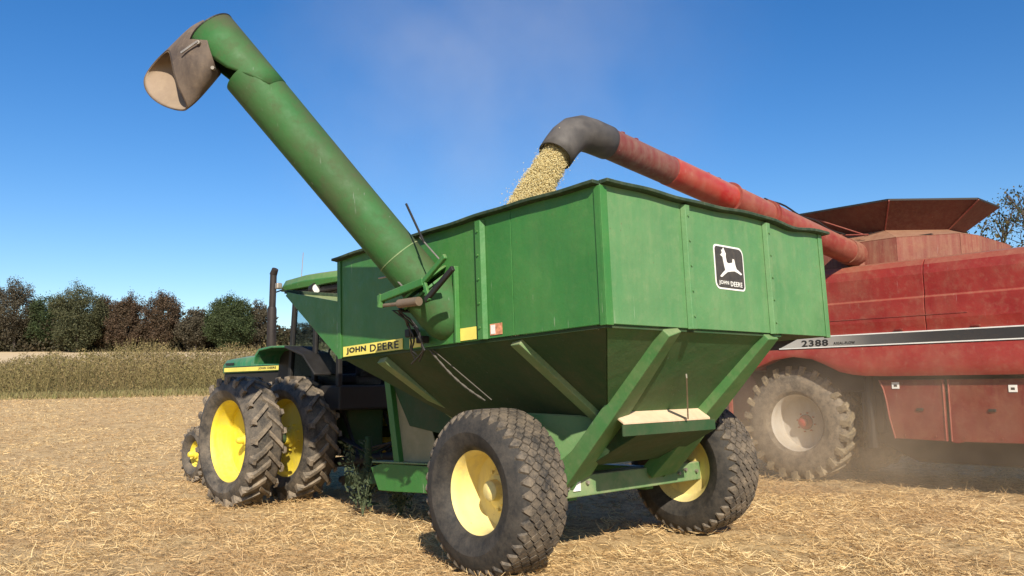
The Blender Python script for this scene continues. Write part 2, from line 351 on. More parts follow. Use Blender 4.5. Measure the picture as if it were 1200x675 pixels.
blades('weed_strip', n, u, v, hz(u, v) - .05, weed_height(u, v) * RNG.uniform(.4, 1.02, n), RNG.uniform(.012, .032, n), RNG.normal(1.35, .25, n), WEEDM, .22,
       label='tall dry olive weeds growing in a band beyond the stubble', cat='weeds')
def weed_leaves():
    n = 120000; g = np.random.default_rng(21); u = g.uniform(-72, 25, n); v = 51.3 + 15.5 * g.uniform(0, 1, n) ** .8
    z = hz(u, v) + weed_height(u, v) * g.uniform(0, 1, n) ** .75 * g.uniform(.7, 1, n)
    c = np.stack([u * math.cos(YAW) + v * math.sin(YAW), -u * math.sin(YAW) + v * math.cos(YAW), z], -1)
    a = g.normal(0, 1, (n, 3)) + np.array([0, 0, .8]); a /= np.linalg.norm(a, axis=1)[:, None]; b = np.cross(a, g.normal(0, 1, (n, 3))); b /= np.linalg.norm(b, axis=1)[:, None]
    s = g.uniform(.03, .11, n)[:, None]
    o = fast_mesh('weed_foliage', np.stack([c - a * s, c + b * s * .5, c + a * s, c - b * s * .5], 1).reshape(-1, 3), np.arange(n * 4).reshape(-1, 4), WEEDM)
    tag(o, 'brown and olive leaves and seed heads of the weed band', 'weeds', kind='stuff')
weed_leaves()
n = 26000
u = RNG.uniform(-72, 25, n); v = 52.5 - 8.5 * RNG.uniform(0, 1, n) ** 1.8
blades('verge_grass', n, u, v, hz(u, v) - .02, RNG.uniform(.12, .42, n), RNG.uniform(.03, .07, n), RNG.normal(1.3, .3, n), GRASSM, .2,
       label='low pale green grass verge at the foot of the weeds', cat='grass')

# ------------------------------------------------------------------ trees
def crown_mesh(name, seed, rx, rz, zc, clumps, per, leaf, mat, parent, lobes=None):
    g = np.random.default_rng(seed); C = []
    while len(C) < clumps:
        p = g.uniform(-1, 1, 3); r = np.linalg.norm(p)
        if r > 1 or r < .35: continue
        wob = 1 + .22 * math.sin(3 * math.atan2(p[1], p[0]) + seed) * (1 - abs(p[2])) + .14 * math.sin(5 * p[2] + seed * 2)
        C.append([p[0] * rx * wob, p[1] * rx * wob, zc + p[2] * rz * (1.0 + .1 * g.normal())])
    C = np.array(C); n = clumps * per
    cc = np.repeat(C, per, 0) + g.normal(0, 1, (n, 3)) * np.array([rx, rx, rz]) * .095
    a = g.normal(0, 1, (n, 3)); a /= np.linalg.norm(a, axis=1)[:, None]; b = np.cross(a, g.normal(0, 1, (n, 3))); b /= np.linalg.norm(b, axis=1)[:, None]
    s = leaf * g.uniform(.5, 1.25, n)[:, None]
    verts = np.stack([cc - a * s, cc + b * s * .55, cc + a * s, cc - b * s * .55], 1).reshape(-1, 3)
    o = fast_mesh('crown', verts, np.arange(n * 4).reshape(-1, 4), mat, parent); return o, C
def tree(label, px, depth, ytop, width_px, mat, seed, base_frac=.1, dens=1.0, name='broadleaf_tree', group='trees along the field edge'):
    uu = (px - 600) / F_PX * depth; x, y = W(uu, depth); zb = float(hz(uu, depth)); hor = 458 - .013 * px
    H = 1.7 + (hor - ytop) / F_PX * depth - zb; rx = width_px / F_PX * depth * .5; rz = H * (1 - base_frac) * .5; zc = H - rz
    t = empty(name, (x, y, zb - .1)); tag(t, label, 'tree', group)
    o, C = crown_mesh('crown', seed, rx * .92, rz * .92, zc, int(240 * dens), 120, .15 * depth / 150, mat, t)
    m = MB(); r0 = H * .022; top = (0, 0, zc + rz * .3)
    m.tube([(0, 0, -.2), (.02 * H, 0, H * .15), (0, .01 * H, H * .4), top], [r0 * 1.4, r0, r0 * .8, r0 * .3], 7)
    for i in range(9):
        c = C[(i * 7) % len(C)]; z0 = H * (.18 + .035 * i); m.tube([(0, 0, z0), (c[0] * .5, c[1] * .5, (z0 + c[2]) * .5 + .2), tuple(c)], [r0 * .5, r0 * .3, r0 * .08], 5)
    m.build('trunk', BARK, t, smooth=True); return t
TREES = [
 ('ragged brown-topped tree at the left end of the treeline', 14, 150, 327, 56, LEAF_BROWN, 1, .1, .8),
 ('short dark green tree between the ragged brown tree and the broad green one', 50, 152, 346, 44, LEAF_GREEN, 2, .06, .9),
 ('broad grey-green tree, widest of the treeline left of the red trees', 88, 146, 335, 62, LEAF_OLIVE, 3, .05, 1.3),
 ('dark maroon tree right of the broad grey-green tree', 121, 151, 350, 34, LEAF_RUST, 4, .05, .9),
 ('rusty brown rounded tree with an orange tint in mid treeline', 146, 148, 346, 40, LEAF_RUST, 5, .05, 1),
 ('tall red-brown tree with a pointed narrow top', 188, 150, 341, 46, LEAF_RUST, 6, .05, 1.),
 ('low tan scrubby tree left of the round green tree', 228, 147, 361, 40, LEAF_BROWN, 7, .03, .8),
 ('dense round dark green tree left of the black exhaust stack', 267, 145, 344, 58, LEAF_GREEN, 8, .02, 1.5),
 ('grey leafless-looking tree behind the black exhaust stack', 303, 150, 352, 36, LEAF_BROWN, 9, .05, .6),
]
for a in TREES: tree(*a)
def woodland():
    n = 85000; g = np.random.default_rng(3)
    u = g.uniform(-125, -20, n); v = g.uniform(149, 166, n); hh = 5.6 + 1.0 * np.sin(u * .19) + .8 * np.sin(u * .53 + 2) + .5 * np.sin(u * 1.7) + .35 * np.sin(u * 4.1)
    z = hz(u, v) + g.uniform(0, 1, n) ** 1.15 * hh * g.uniform(.75, 1.1, n)
    x = u * math.cos(YAW) + v * math.sin(YAW); y = -u * math.sin(YAW) + v * math.cos(YAW); c = np.stack([x, y, z], -1)
    a = g.normal(0, 1, (n, 3)); a /= np.linalg.norm(a, axis=1)[:, None]; b = np.cross(a, g.normal(0, 1, (n, 3))); b /= np.linalg.norm(b, axis=1)[:, None]
    s = g.uniform(.15, .4, n)[:, None]
    verts = np.stack([c - a * s, c + b * s * .6, c + a * s, c - b * s * .6], 1).reshape(-1, 3)
    m = leafmat('woodland_leaves', [(0, (.022, .024, .013)), (.5, (.05, .05, .024)), (.8, (.066, .052, .03)), (1, (.1, .08, .045))], .2, (.09, (.05, .036, .022), .6))
    o = fast_mesh('woodland', verts, np.arange(n * 4).reshape(-1, 4), m); tag(o, 'mixed brown and green wood behind the single trees', 'wood', kind='stuff')
woodland()
def bare_tree():
    depth = 42.; uu = (1205 - 600) / F_PX * depth; x, y = W(uu, depth); zb = float(hz(uu, depth))
    t = empty('sparse_tree', (x, y, zb)); tag(t, 'sparse half-bare tree rising behind the red combine at the right edge', 'tree')
    m = MB(); tips = []; g = random.Random(5)
    def grow(p, d, ln, r, lev):
        q = p + d * ln; mid = p + d * ln * .5 + V((g.uniform(-1, 1), g.uniform(-1, 1), g.uniform(-.4, .6))) * ln * .07
        m.tube([p, mid, q], [r, r * .85, r * .66], 6 if lev < 2 else 4, caps=False)
        if lev >= 3: tips.append(q); tips.append(mid)
        if lev == 5: return
        for k in range(3 if lev < 4 else 2):
            nd = (d + V((g.gauss(0, 1), g.gauss(0, 1), g.gauss(.12, .55))) * (.42 if lev else .5)).normalized()
            grow(q, nd, ln * g.uniform(.62, .82), r * .62, lev + 1)
    grow(V((0, 0, -.1)), V((0, 0, 1)), 3.6, .24, 0)
    m.build('trunk', BARK, t, smooth=True)
    T = np.array([tuple(p) for p in tips]); per = 7; gg = np.random.default_rng(2); n = len(T) * per
    c = np.repeat(T, per, 0) + gg.normal(0, .22, (n, 3)); a = gg.normal(0, 1, (n, 3)); a /= np.linalg.norm(a, axis=1)[:, None]
    b = np.cross(a, gg.normal(0, 1, (n, 3))); b /= np.linalg.norm(b, axis=1)[:, None]; s = gg.uniform(.04, .1, n)[:, None]
    fast_mesh('crown', np.stack([c - a * s, c + b * s * .6, c + a * s, c - b * s * .6], 1).reshape(-1, 3), np.arange(n * 4).reshape(-1, 4), LEAF_FINE, t)
bare_tree()

# ------------------------------------------------------------------ wheels
def strip(m, c, side, stations, hw, h, base):
    """raised bar on a tyre: stations = [(d, theta)], base(d) = tread radius there"""
    vs = []
    for q, (d, th) in enumerate(stations):
        hq = hw[q] if isinstance(hw, list) else hw; r0 = base(d) - .02; r1 = base(d) + h
        for r, k in ((r0, -1.12), (r1, -.82), (r1, .82), (r0, 1.12)):
            t = th + k * hq / r1; vs.append((c[0] + d * side, c[1] + r * math.cos(t), c[2] + r * math.sin(t)))
    n = len(stations); fs = []
    for i in range(n - 1):
        for k in range(4):
            f = (i * 4 + k, i * 4 + (k + 1) % 4, i * 4 + 4 + (k + 1) % 4, i * 4 + 4 + k); fs.append(f)
    fs += [(3, 2, 1, 0), tuple((n - 1) * 4 + k for k in range(4))]
    m.add(vs, fs)
def tyre_profile(R, w, rr, lug):
    Rt = R - lug; h = w / 2
    return [(rr - .01, -h + .09), (rr + .015, -h + .05), (rr + .05, -h + .02), (rr + (Rt - rr) * .45, -h - .012), (rr + (Rt - rr) * .72, -h + .012), (Rt - .055, -h + .04), (Rt - .018, -h + .075),
            (Rt - .004, -h * .55), (Rt, 0), (Rt - .004, h * .55), (Rt - .018, h - .075), (Rt - .055, h - .04), (rr + (Rt - rr) * .72, h - .012), (rr + (Rt - rr) * .45, h + .012), (rr + .05, h - .02), (rr + .015, h - .05), (rr - .01, h - .09)]
def make_wheel(parent, c, side, R, w, rr, tread, lug, rim_mat, hub_mat, lug_mat, disc_d, hubr, nuts=8, tyre_mat=None, spin=0., n_lugs=22):
    """side = -1: outer face towards -x. The rim is the wheel's own mesh, tyre / hub / nuts hang below it."""
    h = w / 2; m = MB()
    prof = [(rr + .035, -h + .035), (rr + .035, -h + .055), (rr + .005, -h + .075), (rr - .02, -h + .11), (rr - .035, -h + .16), (rr - .05, disc_d - .01), (rr - .055, disc_d),
            (hubr * 2.0, disc_d + .03), (hubr * 1.45, disc_d - .02), (hubr * .9, disc_d - .025)]
    # outer side is -d
    m.lathe([(r, d) for r, d in prof], c, -side, 72)
    inn = [(rr - .052, disc_d + .02), (rr - .04, h - .14), (rr - .02, h - .1), (rr + .005, h - .075), (rr + .035, h - .055), (rr + .035, h - .035), (rr + .02, h - .05), (rr - .03, h - .1), (rr - .065, h - .16), (rr - .07, disc_d + .03), (hubr * 1.3, disc_d + .045), (hubr * .8, disc_d + .045)]
    m.lathe(inn, c, -side, 72)
    o = m.build('wheel', rim_mat, parent, smooth=True, ang=50)
    t = MB(); P = tyre_profile(R, w, rr, lug); t.lathe(P, c, -side, 96); t.cur = 1
    Rt = R - lug
    base = lambda d: Rt - .018 * (abs(d) / h) ** 2 - max(0, abs(d) - (h - .075)) * .8
    if tread == 'block':
        pitch = 2 * math.pi / n_lugs; cols = 9; cw = (w - .05) / (cols + 1)
        for j in range(cols):
            d0 = -h + .025 + cw * (j + 1)
            for k in range(n_lugs):
                th = (k + .5 * (j % 2)) * pitch + RNG.uniform(-.008, .008); a = cw * RNG.uniform(.84, .92); hh = pitch * Rt * .5
                strip(t, c, -side, [(d0 - a, th), (d0 - a * .55, th), (d0, th), (d0 + a * .55, th), (d0 + a, th)], [hh * .18, hh * .5, hh * .86, hh * .5, hh * .18], lug * RNG.uniform(.7, 1.05), base)
    else:
        pitch = 2 * math.pi / n_lugs
        for sg in (-1, 1):
            for k in range(n_lugs):
                th = k * pitch + (0 if sg > 0 else pitch / 2) + spin; L = .55
                st = [(sg * (-.02), th), (sg * h * .35, th + L * .38 * .55), (sg * h * .72, th + L * .7 * .55), (sg * (h - .012), th + L * .9 * .55)]
                hw_ = .043 * (R / .93) * (1.12 if R > .95 else 1) * (.7 if R < .7 else 1)
                strip(t, c, -side, st, hw_, lug * RNG.uniform(.88, 1.04), base)
                tc = th + L * .9 * .55; vs = []; hs_ = (R - rr) * .36
                for r, dn, df in ((R - hs_, h - .05, h - .008), (R - hs_ * .55, h - .05, h - .004), (R - .012, h - .06, h - .014)):
                    for dd in (dn, df):
                        for sg2 in (-1, 1):
                            a = tc + .02 * (r - R) / .1 + sg2 * hw_ * (.8 if dd == df else 1.1) / R; vs.append((c[0] - side * dd * sg, c[1] + r * math.cos(a), c[2] + r * math.sin(a)))
                t.add(vs, [(2, 3, 7, 6), (6, 7, 11, 10), (0, 2, 6, 4), (4, 6, 10, 8), (1, 5, 7, 3), (5, 9, 11, 7), (0, 1, 3, 2), (8, 10, 11, 9)])
    t.build('tyre', [tyre_mat or TYRE, lug_mat], o, smooth=True, ang=28)
    hb = MB(); hb.lathe([(hubr * 1.25, disc_d - .02), (hubr * 1.2, disc_d - .06), (hubr * .85, disc_d - .075), (hubr * .8, disc_d - .15), (hubr * .55, disc_d - .175), (.001, disc_d - .18)], c, -side, 32)
    hb.build('hub', hub_mat, o, smooth=True, ang=40)
    for k in range(nuts):
        a = 2 * math.pi * k / nuts + .2; r = hubr * 1.62; b = MB()
        p = (c[0] - side * (-1) * 0, c[1] + r * math.cos(a), c[2] + r * math.sin(a))
        b.lathe([(.016, disc_d + .02), (.016, disc_d - .035), (.001, disc_d - .037)], p, -side, 6); b.build('wheel_nut', hub_mat, o)
    return o

# ================================================================== GRAIN CART
CART = empty('grain_cart', (6.5625, 5.7872, 0), (-.0349, 0, 0))
tag(CART, 'green grain cart with tall raised auger, yellow wheels and leaping deer emblem', 'grain cart')
BX, YR, YF, ZB, ZT = 1.77, -1.675, 2.30, 2.10, 3.21
def cart_box():
    T = .02
    for a, b in ((-BX, -.66), (-.66, .64), (.64, BX)):
        MB().span((a + .004, YR, ZB), (b - .004, YR + T, ZT)).build('rear_panel', GREEN_REAR, CART, .003)
    for sx in (-1, 1):
        for a, b in ((YR + T + .003, -.62), (-.62, -.22), (-.22, YF)):
            MB().span((sx * BX, a + .003, ZB), (sx * (BX - T), b - .003, ZT)).build('side_panel', GREEN, CART, .003)
    MB().span((-BX + T + .003, YF - T, ZB), (BX - T - .003, YF, ZT)).build('front_panel', GREEN, CART)
    # rear ribs: tapered hat channels
    for x in (-.68, .645):
        m = MB(); m.prism([(x - .05, YR - .003, ZB - .01), (x - .03, YR - .045, ZB - .01), (x + .03, YR - .045, ZB - .01), (x + .05, YR - .003, ZB - .01)], (0, 0, ZT - ZB - .02)); m.build('rib', GREEN_REAR, CART, .004)
    for sx in (-1, 1):
        for y, z1, ww, mt in ((-.22, ZT - .02, .06, GREEN), (.14, 2.82, .022, GREEN)):
            X = sx * (BX + .003); m = MB()
            m.prism([(X, y - ww, ZB - .005), (X + sx * .045, y - ww * .6, ZB - .005), (X + sx * .045, y + ww * .6, ZB - .005), (X, y + ww, ZB - .005)], (0, 0, z1 - ZB)); m.build('rib', mt, CART, .004)
        # corner angle irons
        m = MB(); m.span((sx * (BX + .012), YR - .012, ZB - .012), (sx * (BX - .07), YR - .002, ZT - .015)); m.span((sx * (BX + .012), YR - .0025, ZB - .012), (sx * (BX + .002), YR + .06, ZT - .015)); m.build('corner_post', GREEN_REAR if sx > 0 else GREEN, CART, .004)
        m = MB(); m.span((sx * (BX + .014), YF - .06, ZB - .012), (sx * (BX + .002), YF + .012, ZT - .015)); m.build('corner_post', GREEN, CART, .004)
    # top lip: wavy outward flange with a thin turned edge
    def lip(pts, nrm, name='top_lip'):
        m = MB(); nrm = V(nrm); prev = []
        for i, p in enumerate(pts):
            p = V(p); o = p + nrm * .075
            ring = [p + V((0, 0, -.012)) - nrm * .02, o + V((0, 0, -.006)), o + V((0, 0, .022)), p + V((0, 0, .022)) - nrm * .02]
            k = len(m.v); m.v += [tuple(q) for q in ring]
            if i: m.f += [(k - 4 + j, k - 4 + (j + 1) % 4, k + (j + 1) % 4, k + j) for j in range(4)]; m.mi += [0] * 4
        m.f += [(3, 2, 1, 0), tuple(len(m.v) - 4 + j for j in range(4))]; m.mi += [0, 0]
        return m.build(name, RIMDARK, CART, .003)
    dent = lambda s: .012 * math.sin(s * 3.1) + .006 * math.sin(s * 9)
    lip([(x, YR - .003, ZT + dent(x) * .7 - .035 * math.exp(-((x - 1.05) / .28) ** 2)) for x in np.linspace(-BX + .004, BX + .07, 34)], (0, -1, 0))
    for sx in (-1, 1): lip([(sx * (BX + .003), y, ZT + .004 + dent(y + sx) * .5) for y in np.linspace(YR + .006, YF + .03, 34)][::-sx], (sx, 0, 0))
    lip([(x, YF + .003, ZT) for x in np.linspace(BX, -BX, 12)], (0, 1, 0))
    # forward overhanging bin extension
    pts = [(2.315, 2.10), (3.58, 2.96), (3.53, 3.0), (2.315, 2.74)]
    for sx in (-1, 1):
        MB().prism([(sx * (BX - .012), y, z) for y, z in pts], (sx * .014, 0, 0)).build('front_side_sheet', GREEN, CART, .003)
    MB().prism([(-BX + .016, 2.315, 2.10), (-BX + .016, 3.575, 2.975), (-BX + .016, 3.56, 3.0), (-BX + .016, 2.315, 2.13)], (2 * BX - .032, 0, 0)).build('front_slope_sheet', GREEN, CART)
    m = MB(); m.beam((-BX - .01, 3.57, 3.01), (BX + .01, 3.57, 3.01), .06, .04); m.build('front_lip', RIMDARK, CART, .004)
cart_box()
for x in (-.68, .645):
    for k in range(5): MB().tube([(x, YR - .04, 2.2 + .22 * k), (x, YR - .056, 2.2 + .22 * k)], .011, 8).build('bolt', GREEN_REAR, CART)
for k in range(5): MB().tube([(-BX - .044, -.22, 2.2 + .22 * k), (-BX - .06, -.22, 2.2 + .22 * k)], .011, 8).build('bolt', GREEN, CART)
def cart_hopper():
    top = [(-BX + .03, YR + .03, ZB), (.86, YR + .03, ZB), (BX - .03, YF - .03, ZB), (-BX + .03, YF - .03, ZB)]
    MB().prism([(.85, YR + .03, ZB + .002), (BX - .025, YR + .03, ZB + .002), (BX - .025, YF - .03, ZB + .002)], (0, 0, .012)).build('bin_floor', GREEN_SHADE, CART)
    bot = [(-.45, -.45, 1.05), (.45, -.45, 1.05), (.45, .95, 1.05), (-.45, .95, 1.05)]
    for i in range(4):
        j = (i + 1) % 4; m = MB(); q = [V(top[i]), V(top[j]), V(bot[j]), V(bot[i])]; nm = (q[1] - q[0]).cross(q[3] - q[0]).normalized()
        m.prism(q, -nm * .012 if nm.z > 0 else nm * .012); m.build('hopper_sheet', GREEN_MID if i == 0 else GREEN_SHADE, CART)  # rear sheet greener and lighter, the others coloured darker for their shade
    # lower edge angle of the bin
    for a, b in (((-BX + .004, YR + .025), (BX - .004, YR + .06)),): MB().span((a[0], a[1], ZB - .03), (.84, b[1], ZB - .004)).build('bottom_edge', GREEN_SHADE, CART)
    for sx in (-1,): MB().span((sx * (BX - .025), YR + .07, ZB - .03), (sx * (BX - .06), YF - .02, ZB - .004)).build('bottom_edge', GREEN_SHADE, CART)
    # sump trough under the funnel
    m = MB(); m.prism([(-.62, -.97, 1.29), (-.62, -.97, 1.19), (-.62, -.35, .90), (-.62, 1.1, .90), (-.62, 1.3, 1.2), (-.62, .6, 1.3)], (1.24, 0, 0)); m.build('sump', GREEN_SHADE, CART, .006)
    m = MB(); m.prism([(-.84, -.84, 1.43), (-.84, -1.0, 1.315), (-.84, -1.0, 1.295), (-.84, -.82, 1.41)], (1.33, 0, 0)); m.build('rear_ledge', TAN, CART, .003)
    m = MB(); m.span((-.84, -.995, 1.19), (.48, -.975, 1.294)); m.build('ledge_skirt', GREEN_SHADE, CART, .004)
    m = MB(); m.beam((.08, -1.03, 1.33), (-.30, -1.32, 1.71), .05, .012, (0, -1, .5)); m.build('strap', STEEL, CART)
    # slanted legs
    for name, a, b in (('rear_leg', (-.95, -1.66, 2.085), (-.70, -.20, .80)), ('rear_leg', (.61, -1.66, 2.085), (.66, -.20, .76))):
        m = MB(); m.beam(a, b, .19, .12, (0, -1, .2), .44, .16); m.build(name, LEG_GREEN, CART, .008)
    # webs between legs and axle
    for sx in (-1, 1):
        m = MB(); m.prism([(sx * .76, -.78, 1.35), (sx * 1.2, .02, 1.42), (sx * 1.2, .02, .66), (sx * .70, -.22, .68)], (0, .035, .02)); m.build('axle_web', LEG_GREEN, CART, .004)
    for sx in (-1, 1):
        m = MB(); m.beam((sx * 1.70, -.58, 2.06), (sx * .80, -.74, 1.33), .15, .10, (0, 0, 1)); m.build('side_brace', GREEN_DUSTY, CART, .008)
        m = MB(); m.beam((sx * 1.70, 1.52, 2.05), (sx * .62, 1.38, 1.30), .17, .12, (0, 0, 1)); m.build('side_brace', GREEN_DUSTY, CART, .008)
    # axle, spindles
    m = MB(); m.span((-1.24, -.20, .60), (1.42, .08, .80)); ax = m.build('axle', GREEN_DUSTY, CART, .012)
    for sx in (-1, 1): MB().tube([(sx * 1.2, 0, .74), (sx * 1.38, 0, .74)], .085, 16).build('spindle', GREEN_DUSTY, ax, smooth=True)
    MB().span((-.70, -.215, .66), (-.60, -.203, .755)).build('axle_tag', DECAL_WHITE, ax)
    for k, x in enumerate((-.78, -.5, .98, 1.1, 1.3)): MB().tube([(x, -.2, .70 + .03 * (k % 2)), (x, -.23, .70 + .03 * (k % 2))], .02, 6).build('bolt', STEEL, ax)
    # chassis rails, front post, tongue
    for sx in (-1, 1):
        m = MB(); m.prism([(sx * .66, -.1, .56), (sx * .66, -.1, .80), (sx * .66, 3.15, .84), (sx * .66, 3.42, .78), (sx * .66, 3.25, .50), (sx * .66, 2.9, .50)], (-sx * .12, 0, 0)); r = m.build('frame_rail', GREEN, CART, .008)
        m = MB(); m.span((sx * .69, 2.0, .845), (sx * .50, 3.35, .865)); m.build('rail_cap', GREEN_DUSTY, CART, .004)
        m = MB(); m.beam((sx * .62, 3.02, 1.95), (sx * .62, 2.82, .85), .10, .12, (0, 1, 0)); m.build('front_post', GREEN, CART, .006)
        m = MB(); m.prism([(sx * .60, 2.98, 1.85), (sx * .60, 2.80, .866), (sx * .60, 2.0, .866), (sx * .60, 2.2, 1.3)], (-sx * .012, 0, 0)); m.build('post_sheet', POST_TAN, CART, .003)
        m = MB(); m.beam((sx * .58, 3.25, .66), (sx * .07, 4.95, .50), .11, .16); m.build('tongue_beam', GREEN_SHADE, CART, .008)
    m = MB(); m.prism([(-.62, 2.35, 2.09), (-.62, 3.05, 1.95), (-.62, 2.6, 1.3), (-.62, 1.4, 1.12)], (1.24, 0, 0)); m.build('front_chute', GREEN_SHADE, CART, .005)
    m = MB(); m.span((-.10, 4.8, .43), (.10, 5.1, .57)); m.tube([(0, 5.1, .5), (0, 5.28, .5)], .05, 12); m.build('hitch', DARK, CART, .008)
    m = MB(); m.tube([(-.26, 4.1, .58), (-.26, 4.1, 1.15)], .045, 12); m.tube([(-.26, 4.1, .25), (-.26, 4.1, .6)], .033, 12); m.box((-.26, 4.1, .24), (.2, .2, .02)); m.tube([(-.26, 4.1, 1.1), (-.42, 4.1, 1.1)], .012, 8); m.build('parking_jack', GREEN_SHADE, CART, smooth=True)
    m = MB(); m.tube([(0, 1.3, 1.0), (0, 3.2, .92), (0, 4.7, .8), (0, 5.55, .74)], [.06, .06, .075, .075], 12); m.build('drive_shaft', DARK, CART, smooth=True)
    m = MB(); m.span((-.16, 2.95, .86), (.2, 3.3, 1.3)); m.build('gearbox', GREEN_SHADE, CART, .02)
    for k in range(4):
        x = -.1 + .09 * k; m = MB(); m.tube([(x - .2, 2.5, 1.5), (x, 3.5, 1.1 + .05 * k), (x + .05, 4.6, .95 - .05 * k), (x * .5, 5.4, 1.15)], .016, 8); m.build('hydraulic_hose', HOSE, CART, smooth=True)
cart_hopper()
for sx in (-1, 1):
    make_wheel(CART, (sx * 1.53, 0, .74), sx, .745, .587, .385, 'block', .018, CREAM, CREAM, LUG, .10, .115, 8, n_lugs=38)

# decals
XL = -BX - .004
plate = MB().span((XL, 1.05, 2.105), (XL - .004, 2.20, 2.215)).build('name_strip', DECAL_YELLOW, CART)
text('lettering', 'JOHN', (XL - .0045, 2.13, 2.122), (0, -1, 0), (0, 0, 1), .40, .076, DECAL_BLACK, plate, .003, .042)
text('lettering', 'DEERE', (XL - .0045, 1.65, 2.122), (0, -1, 0), (0, 0, 1), .53, .076, DECAL_BLACK, plate, .003, .012)
MB().span((XL, .72, 2.105), (XL - .004, .93, 2.195)).build('yellow_plate', DECAL_YELLOW, CART)
MB().span((XL, -.12, 2.11), (XL - .004, .115, 2.225)).build('yellow_plate', DECAL_YELLOW, CART)
MB().span((XL, -.47, 2.125), (XL - .004, -.31, 2.225)).build('worn_decal', [DECAL_ORANGE][0], CART)
MB().span((XL - .0045, -.38, 2.135), (XL - .006, -.32, 2.215)).build('worn_decal', DECAL_WHITE, CART)
def emblem():
    def rr(x0, z0, x1, z1, r, y, cuts):
        P = []
        for cx, cz, a0, k in ((x1 - r * cuts[0], z1 - r * cuts[0], 0, 0), (x0 + r * cuts[1], z1 - r * cuts[1], 90, 1), (x0 + r * cuts[2], z0 + r * cuts[2], 180, 2), (x1 - r * cuts[3], z0 + r * cuts[3], 270, 3)):
            for s in range(6):
                a = R_(a0 + 18 * s); P.append((cx + r * cuts[k] * math.cos(a), y, cz + r * cuts[k] * math.sin(a)))
        return P
    y0 = YR - .001; x0, x1, z0, z1 = -.265, .215, 2.475, 2.885
    e = MB().prism(rr(x0, z0, x1, z1, .05, y0 - .003, (1.5, .8, 1.3, .8)), (0, .003, 0)).build('emblem', DECAL_WHITE, CART)
    b = MB().prism(rr(x0 + .016, z0 + .016, x1 - .016, z1 - .016, .045, y0 - .0055, (1.5, .7, 1.2, .7)), (0, .002, 0)).build('emblem_ground', DECAL_BROWN, e)
    D = [(290, 255), (305, 238), (300, 212), (308, 215), (318, 193), (325, 215), (335, 240), (332, 262), (338, 305), (352, 312), (382, 302), (385, 272), (398, 275), (404, 320), (412, 348), (430, 362), (452, 382), (444, 392), (420, 378), (395, 368), (370, 372), (340, 380), (318, 400), (292, 425), (280, 420), (300, 392), (322, 368), (316, 335), (310, 290), (308, 268)]
    P = [(x0 + (a - 245) / 230 * (x1 - x0), y0 - .0078, z1 - (c - 176 + (a - 245) * .0) / 340 * (z1 - z0)) for a, c in D]
    MB().prism(P, (0, .002, 0)).build('leaping_deer', DECAL_WHITE, e)
    text('lettering', 'JOHN', (x0 + .05, y0 - .0058, z0 + .035), (1, 0, 0), (0, 0, 1), .155, .045, DECAL_WHITE, e, .002, .012)
    text('lettering', 'DEERE', (x0 + .235, y0 - .0058, z0 + .035), (1, 0, 0), (0, 0, 1), .19, .045, DECAL_WHITE, e, .002, .012)
emblem()

